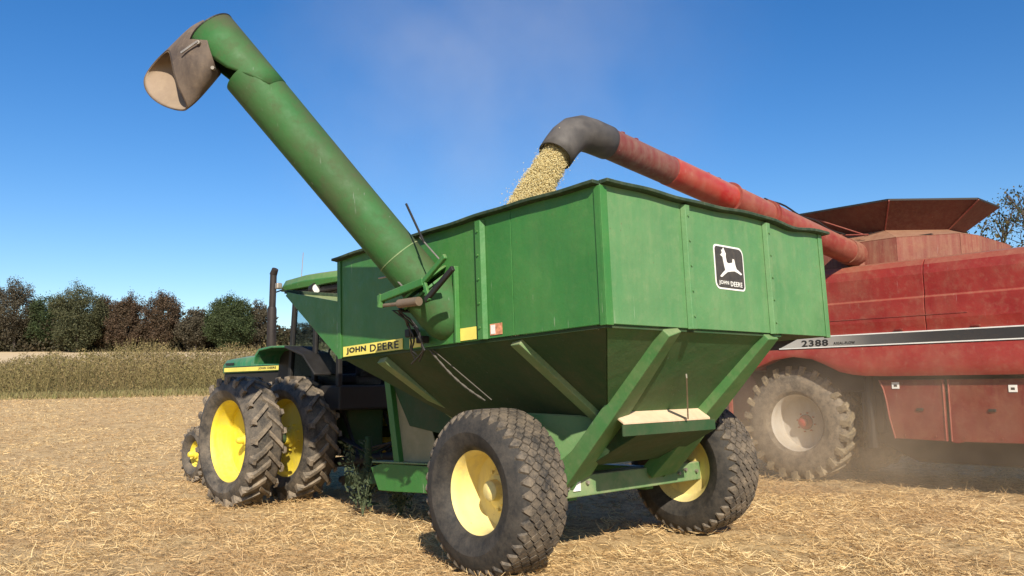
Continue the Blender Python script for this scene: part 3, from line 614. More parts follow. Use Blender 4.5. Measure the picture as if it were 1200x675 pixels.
# unloading auger
AB = V((-1.7725, .4284, 2.4864)); AD = V((-.5275, .3311, .7824)).normalized()
def P3(px, py, x=-2.17):
    """cart-local point on the plane x that shows at photo pixel (px, py)"""
    MT = Matrix.Rotation(.0349, 3, 'X'); o = MT @ (V((0, 0, 1.7)) - CART.location); d = MT @ (FW + RT * ((px - 600) / F_PX) - UP * ((py - 337.5) / F_PX))
    return o + d * ((x - o.x) / d.x)
def PD(px, py, off=0):
    """cart-local point near the auger tip, off metres behind the tube axis"""
    MT = Matrix.Rotation(.0349, 3, 'X'); d = FW + RT * ((px - 600) / F_PX) - UP * ((py - 337.5) / F_PX)
    return MT @ (V((0, 0, 1.7)) - CART.location + d * (7.92 + off))
def auger():
    d = AD; s = d.cross(V((0, 0, 1))).normalized(); u = s.cross(d)       # s: sideways, u: upper side of the tube
    if u.z < 0: s, u = -s, -u
    pt = lambda t, a=0, b=0: AB + d * t + s * a + u * b
    root = MB().tube([pt(.26), pt(1.2), pt(2.2), pt(2.88)], [.222, .224, .23, .234], 48, caps=False)
    root.tube([pt(.26), pt(1.9), pt(2.88)], [.212, .212, .222], 40, caps=False)
    A = root.build('unloading_auger', TUBE_GREEN, CART, smooth=True)
    MB().tube([pt(-.36), pt(-.33), pt(-.27), pt(-.18), pt(-.05), pt(.17)], [.06, .15, .215, .255, .268, .262], 44, caps=True).build('lower_stub', TUBE_GREEN, A, smooth=True)
    for t in (.165, .235): MB().tube([pt(t), pt(t + .022)], .29, 44).build('joint_flange', GREEN, A, .003)
    MB().tube([pt(.60), pt(.61)], .2262, 40).build('weld_band', GREEN_DUSTY, A)
    MB().tube([pt(2.62), pt(2.627)], .2335, 40).build('weld_band', TUBE_GREEN, A)
    # discharge hood: shell continuing the tube, cut away on the delivery side
    MT = Matrix.Rotation(.0349, 3, 'X'); fwd, upv = MT @ FW, MT @ UP
    C0 = pt(3.14); C1 = V((-3.93, 1.80, 4.67)); dd = (C1 - C0).normalized()
    q = (dd - d * dd.dot(d)).normalized(); p2 = d.cross(q)
    n = 28; vs = []; fs = []; ts = [2.60, 2.78, 2.97, 3.2, 3.42]; op = [108, 84, 56, 36, 30]
    for t, o_ in zip(ts, op):
        for k in range(n + 1):
            a = R_(o_ + (360 - 2 * o_) * k / n); vs.append(pt(t) + (q * math.cos(a) + p2 * math.sin(a)) * .2365)
    for r in range(4):
        for k in range(n): fs.append((r * (n + 1) + k, r * (n + 1) + k + 1, (r + 1) * (n + 1) + k + 1, (r + 1) * (n + 1) + k))
    m = MB(); m.add(vs, fs); hd = m.build('discharge_hood', TUBE_GREEN, A, smooth=True)
    so_ = hd.modifiers.new('thick', 'SOLIDIFY'); so_.thickness = .008
    m = MB(); m.tube([pt(3.42), pt(3.432)], .24, 40); m.build('hood_end_plate', DARK, A)
    # rubber spout: open duct from the hood towards the delivery side
    rim = [(198, 57, 0), (190, 62, .1), (180, 72, .2), (170, 86, .25), (168, 97, .25), (172, 110, .2), (184, 122, .1), (200, 129, 0), (214, 131, -.1), (222, 128, -.15), (214, 113, -.2), (207, 98, -.21), (203, 82, -.19), (200, 68, -.1)]
    neck = [(239, 20, 0), (236, 28, .2), (238, 42, .27), (243, 55, .27), (248, 64, .25), (252, 72, .22), (256, 79, .16), (259, 84, .08), (259, 88, 0), (255, 87, -.1), (252, 76, -.22), (247, 62, -.25), (242, 45, -.24), (239, 31, -.14)]
    K = len(rim); S = 8
    def spout(k_, name, mt, th):
        vs = []; fs = []; cr = sum((PD(*p) for p in rim), V()) / K; cn = sum((PD(*p) for p in neck), V()) / K
        for r in range(S):
            f = r / (S - 1); c = cn.lerp(cr, f)
            for i_ in range(K):
                p = PD(*neck[i_]).lerp(PD(*rim[i_]), f); p = p + (p - c).normalized() * (.035 * math.sin(math.pi * f) + .008 * math.sin(5 * i_ + 7 * f)); vs.append(c + (p - c) * k_)
        for r in range(S - 1):
            for i_ in range(K): fs.append((r * K + i_, r * K + (i_ + 1) % K, (r + 1) * K + (i_ + 1) % K, (r + 1) * K + i_))
        m = MB(); m.add(vs, fs); o = m.build(name, mt, A, smooth=True, ang=60); o.modifiers.new('sub', 'SUBSURF').render_levels = 2; o.modifiers['sub'].levels = 2
        q2 = o.modifiers.new('thick', 'SOLIDIFY'); q2.thickness = th
    spout(1, 'rubber_spout', TIN, .008); spout(.955, 'spout_lining', TIN_IN, .004)
    for px, py, dp in ((233, 50, -.24), (250, 80, -.2), (240, 30, -.15)):
        c = PD(px, py, dp); MB().tube([c + fwd * .02, c - fwd * .025], .018, 8).build('bolt', STEEL, A)
    MB().beam(PD(232, 48, -.265), PD(212, 62, -.235), .012, .02).build('spout_strap', STEEL, A)
    # fold hinge, hydraulic cylinder and links
    m = MB(); m.tube([pt(.12, -.05, .31), pt(.32, -.05, .31)], .035, 12); m.build('hinge', DARK, A, smooth=True)
    m = MB(); m.tube([pt(.12, .1, .29), pt(.32, .1, .29)], .035, 12); m.build('hinge', DARK, A, smooth=True)
    L = lambda y, z, x=-1.95: V((x, y, z))
    m = MB(); m.beam(P3(444, 351), P3(497, 330), .05, .075); m.beam(P3(495, 332), P3(522, 300), .04, .05); m.build('fold_arm', GREEN, A, .01)
    m = MB(); m.beam(P3(499, 352), P3(531, 314), .035, .05); m.build('latch_bar', DARK, A, .008)
    MB().beam(P3(497, 330), P3(503, 352), .03, .04).build('latch_link', GREEN, A, .006)
    m = MB(); m.tube([P3(448, 345), P3(446, 360)], .035, 10); m.build('arm_clevis', GREEN, A, smooth=True)
    m = MB(); m.tube([P3(468, 356), P3(491, 353)], .042, 14); m.tube([P3(450, 358), P3(468, 356)], .018, 10); m.build('hydraulic_cylinder', paint_cyl, A, smooth=True)
    MB().tube([P3(476, 239), P3(497, 284)], .011, 8).build('marker_rod', DARK, A, smooth=True)
    MB().tube([P3(492, 278), P3(516, 305)], .007, 8).build('tie_rod', STEEL, A, smooth=True)
    MB().tube([P3(444, 326), P3(460, 323), P3(474, 338)], .009, 8).build('tie_rod', STEEL, A, smooth=True)
    rng = random.Random(4)
    for k in range(5):
        y0 = .72 - .07 * k; m = MB(); P = [L(.78 - .05 * k, 2.50 - .02 * k, -2.0), L(.70 - .1 * rng.random(), 2.44, -2.06 - .02 * k), L(.72 - .16 * rng.random(), 2.3, -1.95), L(.75 - .25 * rng.random(), 2.18, -1.92), L(.8 - .3 * rng.random(), 2.06, -1.88), L(.7 + .3 * rng.random(), 2.0 - .03 * k, -1.8)]
        C = []
        for i in range(len(P) - 1):
            for f in (0, .33, .66): C.append(P[i].lerp(P[i + 1], f) + V((0, .012 * math.sin(i + f * 5), 0)))
        m.tube(C, .009, 8); m.build('hydraulic_hose', HOSE, A, smooth=True)
    MB().span((-1.79, .58, 2.13), (-1.88, .68, 2.2)).build('hose_coupler', DARK, A, .01)
    MB().span((-1.79, .76, 2.2), (-1.9, .84, 2.28)).build('hose_coupler', DARK, A, .01)
paint_cyl = plain('cylinder_dusty', (.15, .11, .075), .6)
auger()
# tie-down chain from the bin to behind the near wheel
def chain():
    m = MB(); a = V((-1.74, .66, 2.08)); b = V((-1.45, .18, 1.56))
    for k in range(15):
        p = a.lerp(b, k / 15) + V((0, 0, -.05 * math.sin(math.pi * k / 15))); q = a.lerp(b, (k + 1.15) / 15) + V((0, 0, -.05 * math.sin(math.pi * (k + 1.15) / 15)))
        m.tube([p, q], .012 if k % 2 else .008, 6)
    m.build('safety_chain', CHAIN, CART)
    MB().tube([a + V((0, -.04, 0)), a.lerp(b, .5) + V((0, -.07, .0)), b + V((0, -.1, 0))], .006, 6).build('cable', CHAIN, CART)
chain()

# ================================================================== TRACTOR
TR = empty('tractor', (7.095, 11.905, 0), (0, 0, .05))
tag(TR, 'green tractor with dual yellow rear wheels and black exhaust stack, hitched to the cart', 'tractor')
def tractor():
    for sx in (-1, 1):
        make_wheel(TR, (sx * 1.811, 0, .932), sx, .945, .52, .60, 'bar', .045, YELLOW, YELLOW, LUG_TRACTOR, .13, .06, 8, n_lugs=21, tyre_mat=TYRE_TRACTOR)
        make_wheel(TR, (sx * .90, 0, .932), sx, .945, .52, .60, 'bar', .045, YELLOW, YELLOW, LUG_TRACTOR, -.03, .12, 8, n_lugs=21, spin=.1, tyre_mat=TYRE_TRACTOR)
        make_wheel(TR, (sx * .84, 3.47, .5), sx, .51, .3, .24, 'bar', .02, YELLOW, YELLOW, LUG_TRACTOR, -.02, .07, 6, n_lugs=18, tyre_mat=TYRE_TRACTOR)
    m = MB(); m.tube([(-1.62, 0, .932), (1.62, 0, .932)], .09, 20); m.tube([(-.6, 0, .932), (.6, 0, .932)], .19, 20); m.build('rear_axle', GREEN_SHADE, TR, smooth=True)
    m = MB(); m.span((-.34, -.62, .62), (.34, 1.3, 1.35)); m.span((-.26, 1.3, .72), (.26, 3.7, 1.25)); m.build('transmission', GREEN_SHADE, TR, .04)
    m = MB(); m.beam((-.8, 3.47, .62), (.8, 3.47, .62), .14, .14); m.build('front_axle', GREEN_SHADE, TR, .02)
    # hood with sloped nose
    pr = [(-.41, 1.98), (-.42, 2.17), (-.36, 2.27), (-.2, 2.31), (.2, 2.31), (.36, 2.27), (.42, 2.17), (.41, 1.98)]
    m = MB(); vs = []
    for y, dz, k in ((3.52, -.09, .94), (3.44, -.045, .98), (2.9, -.02, 1), (2.1, .0, 1), (1.0, .02, 1)):
        for x, z in pr: vs.append((x * k, y, z + dz * max(0, (z - 1.95)) / .3))
    N = len(pr); fs = [(i * N + k, i * N + (k + 1) % N, (i + 1) * N + (k + 1) % N, (i + 1) * N + k) for i in range(4) for k in range(N)] + [tuple(range(N - 1, -1, -1)), tuple(range(4 * N, 5 * N))]
    m.add(vs, fs); hood = m.build('hood', GREEN_TRACTOR, TR, .012, smooth=True)
    MB().span((-.395, 1.0, 1.3), (.395, 3.46, 1.975)).build('engine_side', DARK, TR, .02)
    MB().span((-.35, 3.465, 1.32), (.35, 3.50, 1.96)).build('grille', DARK, TR, .01)
    for sx in (-1, 1):
        st = MB().span((sx * .428, 1.36, 2.0), (sx * .434, 3.38, 2.075)).build('hood_stripe', DECAL_YELLOW, TR)
        MB().span((sx * .4285, 1.36, 2.078), (sx * .4335, 3.38, 2.09)).build('stripe_edge', DECAL_BLACK, st)
        uu = (0, sx, 0); y0 = 2.06 if sx < 0 else 1.44
        text('lettering', 'JOHN DEERE', (sx * .4345, y0 if sx < 0 else 1.44, 2.012), (0, -1, 0) if sx < 0 else (0, 1, 0), (0, 0, 1), .62, .05, DECAL_BLACK, st, .002, .03)
    MB().span((-.435, 3.0, 2.13), (-.426, 3.33, 2.165)).build('model_plate', DECAL_BLACK, TR)
    # stacks
    m = MB(); m.tube([(0.02, 2.47, 2.25), (.02, 2.45, 2.5), (.02, 2.45, 3.15), (.02, 2.44, 3.2)], [.07, .085, .085, .07], 20); m.tube([(.02, 2.44, 3.18), (.02, 2.42, 3.84)], .062, 16); m.tube([(.02, 2.43, 3.80), (.02, 2.36, 3.9)], [.07, .06], 16); m.build('exhaust_stack', SOOT, TR, smooth=True)
    # cab
    c0, c1, zr = -1.08, .42, 3.12
    cab = MB(); cab.span((-.80, c0, 1.35), (.80, c1, 1.72)); cb = cab.build('cab_base', DARK, TR, .03)
    for sx in (-1, 1):
        for y, yt in ((c0 + .05, c0 + .1), (-.35, -.37), (c1 - .05, c1 - .14)):
            MB().beam((sx * .78, y, 1.7), (sx * .76, yt, zr + .02), .07, .08, (0, 1, 0)).build('cab_post', DARK, cb, .01)
        MB().prism([(sx * .775, c0 + .12, 1.72), (sx * .775, -.40, 1.72), (sx * .765, -.42, zr), (sx * .765, c0 + .16, zr)], (-sx * .006, 0, 0)).build('side_window', GLASS, cb)
        MB().prism([(sx * .775, -.3, 1.72), (sx * .775, c1 - .1, 1.72), (sx * .765, c1 - .2, zr), (sx * .765, -.32, zr)], (-sx * .006, 0, 0)).build('side_window', GLASS, cb)
    MB().prism([(-.73, c0 + .03, 1.75), (.73, c0 + .03, 1.75), (.72, c0 + .08, zr), (-.72, c0 + .08, zr)], (0, .006, 0)).build('rear_window', GLASS, cb)
    MB().prism([(-.73, c1 - .04, 1.75), (.73, c1 - .04, 1.75), (.72, c1 - .17, zr), (-.72, c1 - .17, zr)], (0, -.006, 0)).build('windscreen', GLASS, cb)
    m = MB(); m.span((-.84, c0 - .1, zr + .02), (.84, c1 - .02, zr + .13)); m.build('roof_header', DARK, cb, .03)
    vs = []; fs = []
    prof = [(-.90, .13), (-.92, .2), (-.86, .30), (-.6, .36), (.6, .36), (.86, .30), (.92, .2), (.90, .13)]
    for y, k, dz in ((c0 - .2, .96, -.05), (c0 - .12, 1, 0), (-.2, 1, .03), (c1, 1, .0), (c1 + .14, .95, -.07)):
        for x, z in prof: vs.append((x * k, y, zr + z + (dz if z > .15 else 0)))
    N = 8; fs = [(i * N + k, i * N + (k + 1) % N, (i + 1) * N + (k + 1) % N, (i + 1) * N + k) for i in range(4) for k in range(N)] + [tuple(range(N - 1, -1, -1)), tuple(range(4 * N, 5 * N))]
    m = MB(); m.add(vs, fs); m.build('roof', GREEN, cb, .015, smooth=True)
    MB().span((-.7, c0 - .115, zr + .03), (.2, c0 - .105, zr + .06)).build('roof_trim', STEEL, cb)
    for x in (-.89, .89):
        m = MB(); m.tube([(x, -.42, zr + .08), (x, -.54, zr + .08)], [.07, .095], 18); l = m.build('work_lamp', DARK, TR, smooth=True)
        MB().tube([(x, -.538, zr + .08), (x, -.55, zr + .08)], .065, 18).build('lens', LENS, l, smooth=True)
    m = MB(); m.span((-.9, c0 - .16, zr + .21), (-.74, c0 - .1, zr + .28)); m.build('warning_lamp', ORANGE, TR, .02)
    m = MB(); m.tube([(-.92, c1 - .05, zr + .15), (-1.02, c1 + .05, zr + .1), (-1.02, c1 + .06, zr - .02)], .012, 8); m.build('lamp_bracket', DARK, TR)
    MB().box((-1.0, c1 - .02, zr + .2), (.1, .08, .1)).build('front_lamp', STEEL, TR, .02)
    m = MB(); m.tube([(-.7, c1 - .2, zr + .3), (-.7, c1 - .25, zr + .75)], .006, 6); m.build('antenna', STEEL, TR)
    m = MB(); m.span((-.25, -.7, 1.72), (.25, -.2, 1.9)); m.span((-.24, -.77, 1.85), (.24, -.63, 2.45)); m.build('seat', DARK, TR, .05)
    m = MB(); m.tube([(0, .35, 1.7), (0, .15, 2.2)], .03, 10); m.tube([(.2 * math.cos(a), .15 + .08 * math.sin(a), 2.2 + .18 * math.sin(a)) for a in np.linspace(0, 6.28, 20)], .015, 8); m.build('steering_wheel', DARK, TR, smooth=True)
    # fenders over the inner rear wheels
    for sx in (-1, 1):
        path = [(1.06, 2.12), (1.02, 2.24), (.90, 2.33), (.5, 2.36), (.1, 2.35), (-.45, 2.2), (-.8, 1.9)]
        for nm, q, mt in (('fender', path[:5], GREEN_TRACTOR), ('fender_rear', [(.095, 2.35)] + path[5:], DARK)):
            m = MB(); P = [(sx * 1.06, y, z) for y, z in q] + [(sx * 1.06, y * .985, z - .035) for y, z in q[::-1]]; m.prism(P, (-sx * .5, 0, 0)); m.build(nm, mt, TR, .01, smooth=True)
        MB().prism([(sx * .6, y, z - .03) for y, z in path] + [(sx * .6, -.8, 1.3), (sx * .6, 1.1, 1.3)], (-sx * .02, 0, 0)).build('fender_side', DARK, TR)
        m = MB(); m.tube([(sx * .66, c0 - .1, 2.32), (sx * .66, c0 - .22, 2.32)], [.085, .1], 16); l = m.build('fender_lamp', DARK, TR, smooth=True)
        MB().tube([(sx * .66, c0 - .218, 2.32), (sx * .66, c0 - .228, 2.32)], .075, 16).build('lens', LENS, l, smooth=True)
    for sx in (-1, 1):
        MB().beam((sx * .42, -.5, .75), (sx * .4, -1.25, .5), .06, .1).build('lift_arm', DARK, TR, .01)
        MB().beam((sx * .38, -.45, 1.45), (sx * .4, -1.0, .62), .05, .05).build('lift_link', DARK, TR, .01)
    MB().span((-.06, -1.35, .42), (.06, .2, .48)).build('drawbar', DARK, TR)
    m = MB(); m.span((-.45, -.82, 1.38), (.45, -.62, 1.72)); m.build('valve_block', DARK, TR, .02)
    MB().span((-.5, -.93, 1.52), (-.3, -.88, 1.7)).build('rear_reflector', REDLENS, TR, .02)
    MB().span((-.62, -.9, 2.1), (-.5, -.84, 2.3)).build('turn_lamp', REDLENS, TR, .02)
tractor()

# ================================================================== COMBINE
CO = (14.6, 5.0, 0)
CB = empty('combine_harvester', CO)
tag(CB, 'dusty red combine harvester beside the cart with its unloading pipe swung out', 'combine')
def bc(m, name, mat, parent=None, **k): return m.build(name, mat, parent or CB, off=CO, **k)
def combine():
    X0 = 13.0
    # upper side panels: rounded section swept along y
    def sect(zs, y0, y1, name, mat, **k):
        m = MB(); P = [(x, y0, z) for x, z in zs]; m.prism(P, (0, y1 - y0, 0)); return bc(m, name, mat, **k)
    up = [(X0 + .02, 2.425), (X0 - .005, 2.6), (X0, 2.93), (X0 + .03, 2.96), (X0 + .02, 3.3), (X0 + .05, 3.44), (X0 + .13, 3.53), (X0 + .3, 3.57), (X0 + .5, 3.57), (X0 + .5, 2.425)]
    for a, b in ((.7, 2.44), (2.45, 4.99), (5.0, 8.6)): sect(up, a, b, 'upper_panel', RED, bevel=.008)
    # slit and trim line above stripe
    sect([(X0 - .012, 2.66), (X0 - .012, 2.672), (X0 + .01, 2.672), (X0 + .01, 2.66)], 4.4, 8.2, 'trim_bead', RED_DULL)
    # stripe
    def stripe(y0, y1, mat, name='side_stripe'):
        m = MB(); m.prism([(X0 - .004, y0, 2.262), (X0 - .004, y1, 2.262), (X0 - .004, y1, 2.405), (X0 - .004, y0, 2.405)], (.02, 0, 0)); return bc(m, name, mat)
    t = NT('stripe_silver_to_dark'); o = t.obj(); sx = t.n('SeparateXYZ'); t.l(o, sx.inputs[0])
    t.l(t.ramp(t.rng(sx.outputs[1], 2.2, -1.6), [(0, (.42, .4, .36)), (.2, (.3, .28, .25)), (.36, (.1, .095, .09)), (.6, (.04, .038, .036)), (1, (.035, .033, .032))]), t.b.inputs['Base Color']); t.b.inputs['Roughness'].default_value = .45
    m = MB(); m.prism([(X0 - .006, .7, 2.255), (X0 - .006, 7.42, 2.255), (X0 - .006, 7.06, 2.41), (X0 - .006, .7, 2.41)], (.03, 0, 0)); S = bc(m, 'side_stripe', t.m)
    for z in (2.235, 2.412): 
        m = MB(); m.span((X0 - .010, .7, z), (X0 + .02, 7.44 if z < 2.3 else 7.03, z + .018)); bc(m, 'stripe_edge', DECAL_WHITE, S)
    text('lettering', '2388', (X0 - .0065, 7.02, 2.262), (0, -1, 0), (0, 0, 1), .47, .11, DECAL_BLACK, S, .003, .03, off=CO)
    text('lettering', 'AXIAL-FLOW', (X0 - .0065, 6.46, 2.275), (0, -1, 0), (0, 0, 1), .36, .045, DECAL_BLACK, S, .003, .02, off=CO)
    # lower lip panel with wheel arch (polygon in the side plane, given depth)
    arch = [(6.15, 1.78), (6.38, 1.83), (6.62, 1.95), (6.85, 2.05), (7.2, 2.10), (7.55, 2.06), (7.85, 1.95), (8.3, 1.8)]
    st = [(.7, 1.745), (3.0, 1.745), (5.6, 1.75), (5.95, 1.76)] + arch + [(8.6, 1.76)]; vs = []; fs = []
    for y, z in st:
        q = (2.225 - z) / .48
        for x, h in ((-.02 * q, 0), (-.048 * q, .055 * q), (-.055 * q, .16 * q), (-.03 * q, .33 * q), (.008, 2.225 - z), (.28, 2.225 - z), (.28, .02), (.04, 0)): vs.append((X0 + x, y, z + h))
    for i in range(len(st) - 1):
        for k in range(8): fs.append((i * 8 + k, i * 8 + (k + 1) % 8, i * 8 + 8 + (k + 1) % 8, i * 8 + 8 + k))
    fs += [tuple(range(7, -1, -1)), tuple(range(len(st) * 8 - 8, len(st) * 8))]
    m = MB(); m.add(vs, fs); bc(m, 'lower_panel', RED, smooth=True, ang=50)
    # core body behind the panels (dark)
    m = MB(); m.span((X0 + .3, 1.0, 1.5), (16.2, 7.9, 3.5)); bc(m, 'chassis', DARK, bevel=.03)
    m = MB(); m.prism([(X0 + .4, 1.4, 1.498), (X0 + .4, 1.6, .6), (X0 + .4, 2.9, .42), (X0 + .4, 5.4, .42), (X0 + .4, 6.0, .7), (X0 + .4, 6.1, 1.498)], (2.6, 0, 0)); bc(m, 'separator', DARK, bevel=.03)
    # lower shields
    fr = [(5.80, 1.69), (5.74, 1.55), (5.70, 1.35), (5.67, 1.1), (5.60, .79), (4.83, .775), (4.83, 1.69)]
    m = MB(); m.prism([(X0 + .1, y, z) for y, z in fr], (.035, 0, 0)); bc(m, 'shield', RED_LOW, bevel=.01)
    m = MB(); m.prism([(X0 + .1, y, z) for y, z in ((4.79, 1.69), (4.79, .765), (4.70, .75), (4.6, .775), (3.0, .79), (3.0, 1.69))], (.035, 0, 0)); bc(m, 'shield', RED_LOW, bevel=.01)
    m = MB(); m.prism([(X0 + .1, y, z) for y, z in ((2.96, 1.69), (2.96, .79), (1.2, 1.0), (1.0, 1.69))], (.035, 0, 0)); bc(m, 'shield', RED_LOW, bevel=.01)
    # edge roll on front shield
    pts = [(X0 + .095, y, z) for y, z in fr[:5]]; m = MB(); m.tube(pts, .012, 8); bc(m, 'shield_edge', RED_DULL, smooth=True)
    for y in (4.85, 4.775): m = MB(); m.tube([(X0 + .095, y, .78), (X0 + .095, y, 1.69)], .012, 8); bc(m, 'shield_edge', RED_DULL, smooth=True)
    for y0, y1, z in ((5.49, 5.60, 1.555), (3.86, 3.97, 1.50)):
        m = MB(); m.span((X0 + .088, y0, z), (X0 + .098, y1, z + .1)); k = bc(m, 'warning_label', DECAL_WHITE)
        m = MB(); m.span((X0 + .086, y0 + .03, z + .03), (X0 + .0875, y1 - .03, z + .065)); bc(m, 'label_mark', DECAL_BROWN, k)
    for y in (5.45, 5.0, 4.6, 4.1, 3.6, 3.2):
        for z in (1.64, .84):
            m = MB(); m.tube([(X0 + .102, y, z), (X0 + .088, y, z)], .014, 8); bc(m, 'shield_bolt', RED_LOW)
    for y in (5.2, 4.2):
        m = MB(); m.span((X0 + .075, y - .05, 1.22), (X0 + .098, y + .05, 1.26)); bc(m, 'latch', DARK, bevel=.006)
    for y in (6.6, 5.4, 4.3, 3.2):
        m = MB(); m.span((X0 - .02, y - .06, 2.445), (X0 + .02, y + .06, 2.475)); bc(m, 'panel_hinge', RED_LOW, bevel=.006)
    # wheels (wheel helper works in local coordinates)
    for sx, xc in ((-1, 13.57), (1, 15.75)):
        make_wheel(CB, (xc - CO[0], 7.35 - CO[1], .975), sx, .99, .74, .495, 'bar', .06, SILVER, RED_BRIGHT, LUG_MUD, .06, .10, 8, TYRE_DUST, n_lugs=23)
        make_wheel(CB, (xc - CO[0] + (-.1 if sx > 0 else .1), 2.3 - CO[1], .66), sx, .67, .42, .36, 'bar', .035, SILVER, RED_BRIGHT, LUG_MUD, -.02, .08, 6, TYRE_DUST, n_lugs=18)
    m = MB(); m.tube([(13.6, 7.35, .975), (15.7, 7.35, .975)], .14, 16); m.span((14.0, 6.9, .8), (15.3, 7.7, 1.6)); bc(m, 'drive_axle', DARK, bevel=.02)
    m = MB(); m.beam((13.6, 2.3, .72), (15.65, 2.3, .72), .16, .18); bc(m, 'steering_axle', DARK, bevel=.02)
    for y in (6.4,):
        m = MB(); m.tube([(13.35, 6.05, .6), (13.35, 6.05, 1.75)], .1, 14); m.span((13.3, 5.85, .85), (13.6, 6.2, 1.5)); bc(m, 'drive_housing', DARK, bevel=.02)
    # ladder ahead of the drive wheel
    for y in (8.55, 8.95):
        m = MB(); m.beam((13.15, y, .5), (13.15, y, 2.0), .04, .06, (0, 1, 0)); bc(m, 'ladder_rail', RED)
    for z in (.6, .95, 1.3, 1.65):
        m = MB(); m.span((13.1, 8.57, z), (13.25, 8.93, z + .03)); bc(m, 'ladder_step', DARK)
    # grain tank: body, sloping shoulder, flared extension
    def ring(pts, z): return [V((x, y, z)) for x, y in pts]
    body = [(13.5, 7.3), (13.5, 5.55), (13.95, 4.75), (14.4, 4.62), (15.9, 4.62), (16.1, 7.3)]
    neck = [(13.92, 7.2), (13.92, 5.92), (14.72, 5.2), (15.3, 5.15), (15.8, 5.6), (15.9, 7.2)]
    flare = [(13.38, 7.25), (13.40, 5.60), (14.48, 4.62), (15.5, 4.62), (16.5, 5.3), (16.5, 7.25)]
    def loft(name, A, B, mat, th=0, rev=False):
        n = len(A); o = None
        for i in range(n):
            j = (i + 1) % n; q = [A[i], A[j], B[j], B[i]]; nm = (q[1] - q[0]).cross(q[3] - q[0]).normalized(); m = MB()
            m.prism(q, nm * .012); bc(m, name, mat)
    loft('tank_side', ring(body, 3.5), ring(body, 3.98), RED_DUSTY)
    loft('tank_shoulder', ring(body, 3.982), ring(neck, 4.2), RED_DUSTY)
    loft('tank_flare', ring(neck, 4.202), ring(flare, 4.60), TANK_SHADE)
    F = ring(flare, 4.605); 
    for i in range(6):
        a, b = F[i], F[(i + 1) % 6]; m = MB(); m.beam(a, b, .03, .03); bc(m, 'flare_rim', DARK)
    m = MB(); m.span((13.75, 5.1, 4.0), (15.8, 7.2, 4.02)); bc(m, 'tank_floor', DARK)
    for i in (1, 2): m = MB(); a, b = ring(neck, 4.21)[i], ring(flare, 4.6)[i]; o3 = V((-.03, -.03, -.02)); m.tube([a + o3, b + o3], .012, 6); bc(m, 'flare_seam', RED_DULL)
    for a, b in (((13.45, 6.9, 4.2), (13.5, 6.0, 4.1)), ((13.5, 6.9, 4.5), (13.55, 6.1, 4.12))):
        m = MB(); m.tube([a, b], .014, 6); bc(m, 'tank_brace', RED_DULL)
    # engine deck hood and rear
    m = MB(); m.prism([(13.55, 4.3, 3.5), (13.55, 1.2, 3.5), (13.7, 1.2, 3.62), (13.7, 4.3, 3.62)], (2.4, 0, 0)); bc(m, 'engine_deck', RED, bevel=.02)
    # cab at the front
    m = MB(); m.span((13.7, 7.95, 1.9), (15.5, 9.5, 2.2)); k = bc(m, 'cab_base', RED, bevel=.03)
    m = MB(); m.span((13.75, 8.0, 2.205), (15.45, 9.45, 3.5)); bc(m, 'cab_window', GLASS, k)
    m = MB(); m.span((13.65, 7.9, 3.505), (15.55, 9.6, 3.68)); bc(m, 'cab_roof', DECAL_WHITE, k, bevel=.04)
    m = MB(); m.prism([(13.9, 8.6, 1.9), (13.9, 10.4, .9), (13.9, 10.4, .4), (13.9, 8.2, 1.2)], (1.4, 0, 0)); bc(m, 'feeder_house', RED_LOW, bevel=.02)
    # unloading pipe
    A, B = V((13.35, 6.24, 3.80)), V((6.98, 6.105, 4.475)); P = lambda f: A.lerp(B, f)
    m = MB(); m.tube([P(0), P(.42)], .198, 36); pipe = bc(m, 'unloading_pipe', RED_DULL, smooth=True)
    for f0, f1, r, mt in ((.4195, .585, .192, RED_DULL), (.5845, .80, .186, RED_BRIGHT), (.7995, 1.0, .18, RED_FADED)):
        m = MB(); m.tube([P(f0), P(f1)], r, 36); bc(m, 'pipe_section', mt, pipe, smooth=True)
    for f in (.415, .43, .58):
        m = MB(); m.tube([P(f), P(f + .004)], .22, 36); bc(m, 'pipe_flange', RED_DULL, pipe)
    m = MB(); m.tube([(13.6, 6.25, 3.45), (13.62, 6.25, 3.7), (13.5, 6.245, 3.79), P(0), P(.03)], [.2, .215, .22, .22, .215], 32); bc(m, 'pipe_elbow', RED_DUSTY, pipe, smooth=True)
    # hydraulic lines and brackets on top of the pipe
    up = V((0, 0, 1)); off1 = V((0, .05, .225)); off2 = V((0, -.03, .235))
    for of in (off1, off2):
        m = MB(); m.tube([P(f) + of + up * (.02 * math.sin(f * 40)) for f in np.linspace(.04, .44, 18)], .014, 6); bc(m, 'hydraulic_line', DARK, pipe, smooth=True)
    m = MB(); m.tube([P(f) + V((0, .0, .192)) + up * (.008 * math.sin(f * 60)) for f in np.linspace(.42, .98, 26)], .012, 6); bc(m, 'lamp_cable', RED_LOW, pipe, smooth=True)
    for f in (.42, .52, .62, .66, .90, .94, .98):
        m = MB(); m.box(P(f) + V((0, 0, .195)), (.06, .05, .05)); bc(m, 'clamp', RED_LOW, pipe, bevel=.01)
    # boot
    pts = [P(.985), V((6.80, 6.105, 4.49)), V((6.64, 6.106, 4.49)), V((6.50, 6.11, 4.44)), V((6.40, 6.115, 4.36)), V((6.32, 6.12, 4.27)), V((6.235, 6.125, 4.16))]
    m = MB(); m.tube(pts, [.184, .186, .188, .19, .19, .188, .186], 36, caps=False, ref=(0, 1, 0)); bo = bc(m, 'discharge_boot', BOOT, pipe, smooth=True); s2 = bo.modifiers.new('thick', 'SOLIDIFY'); s2.thickness = .012
TYRE_DUST = rubber('combine_tyre_dusty', (.05, .043, .035), (.28, .22, .15), .8)
combine()

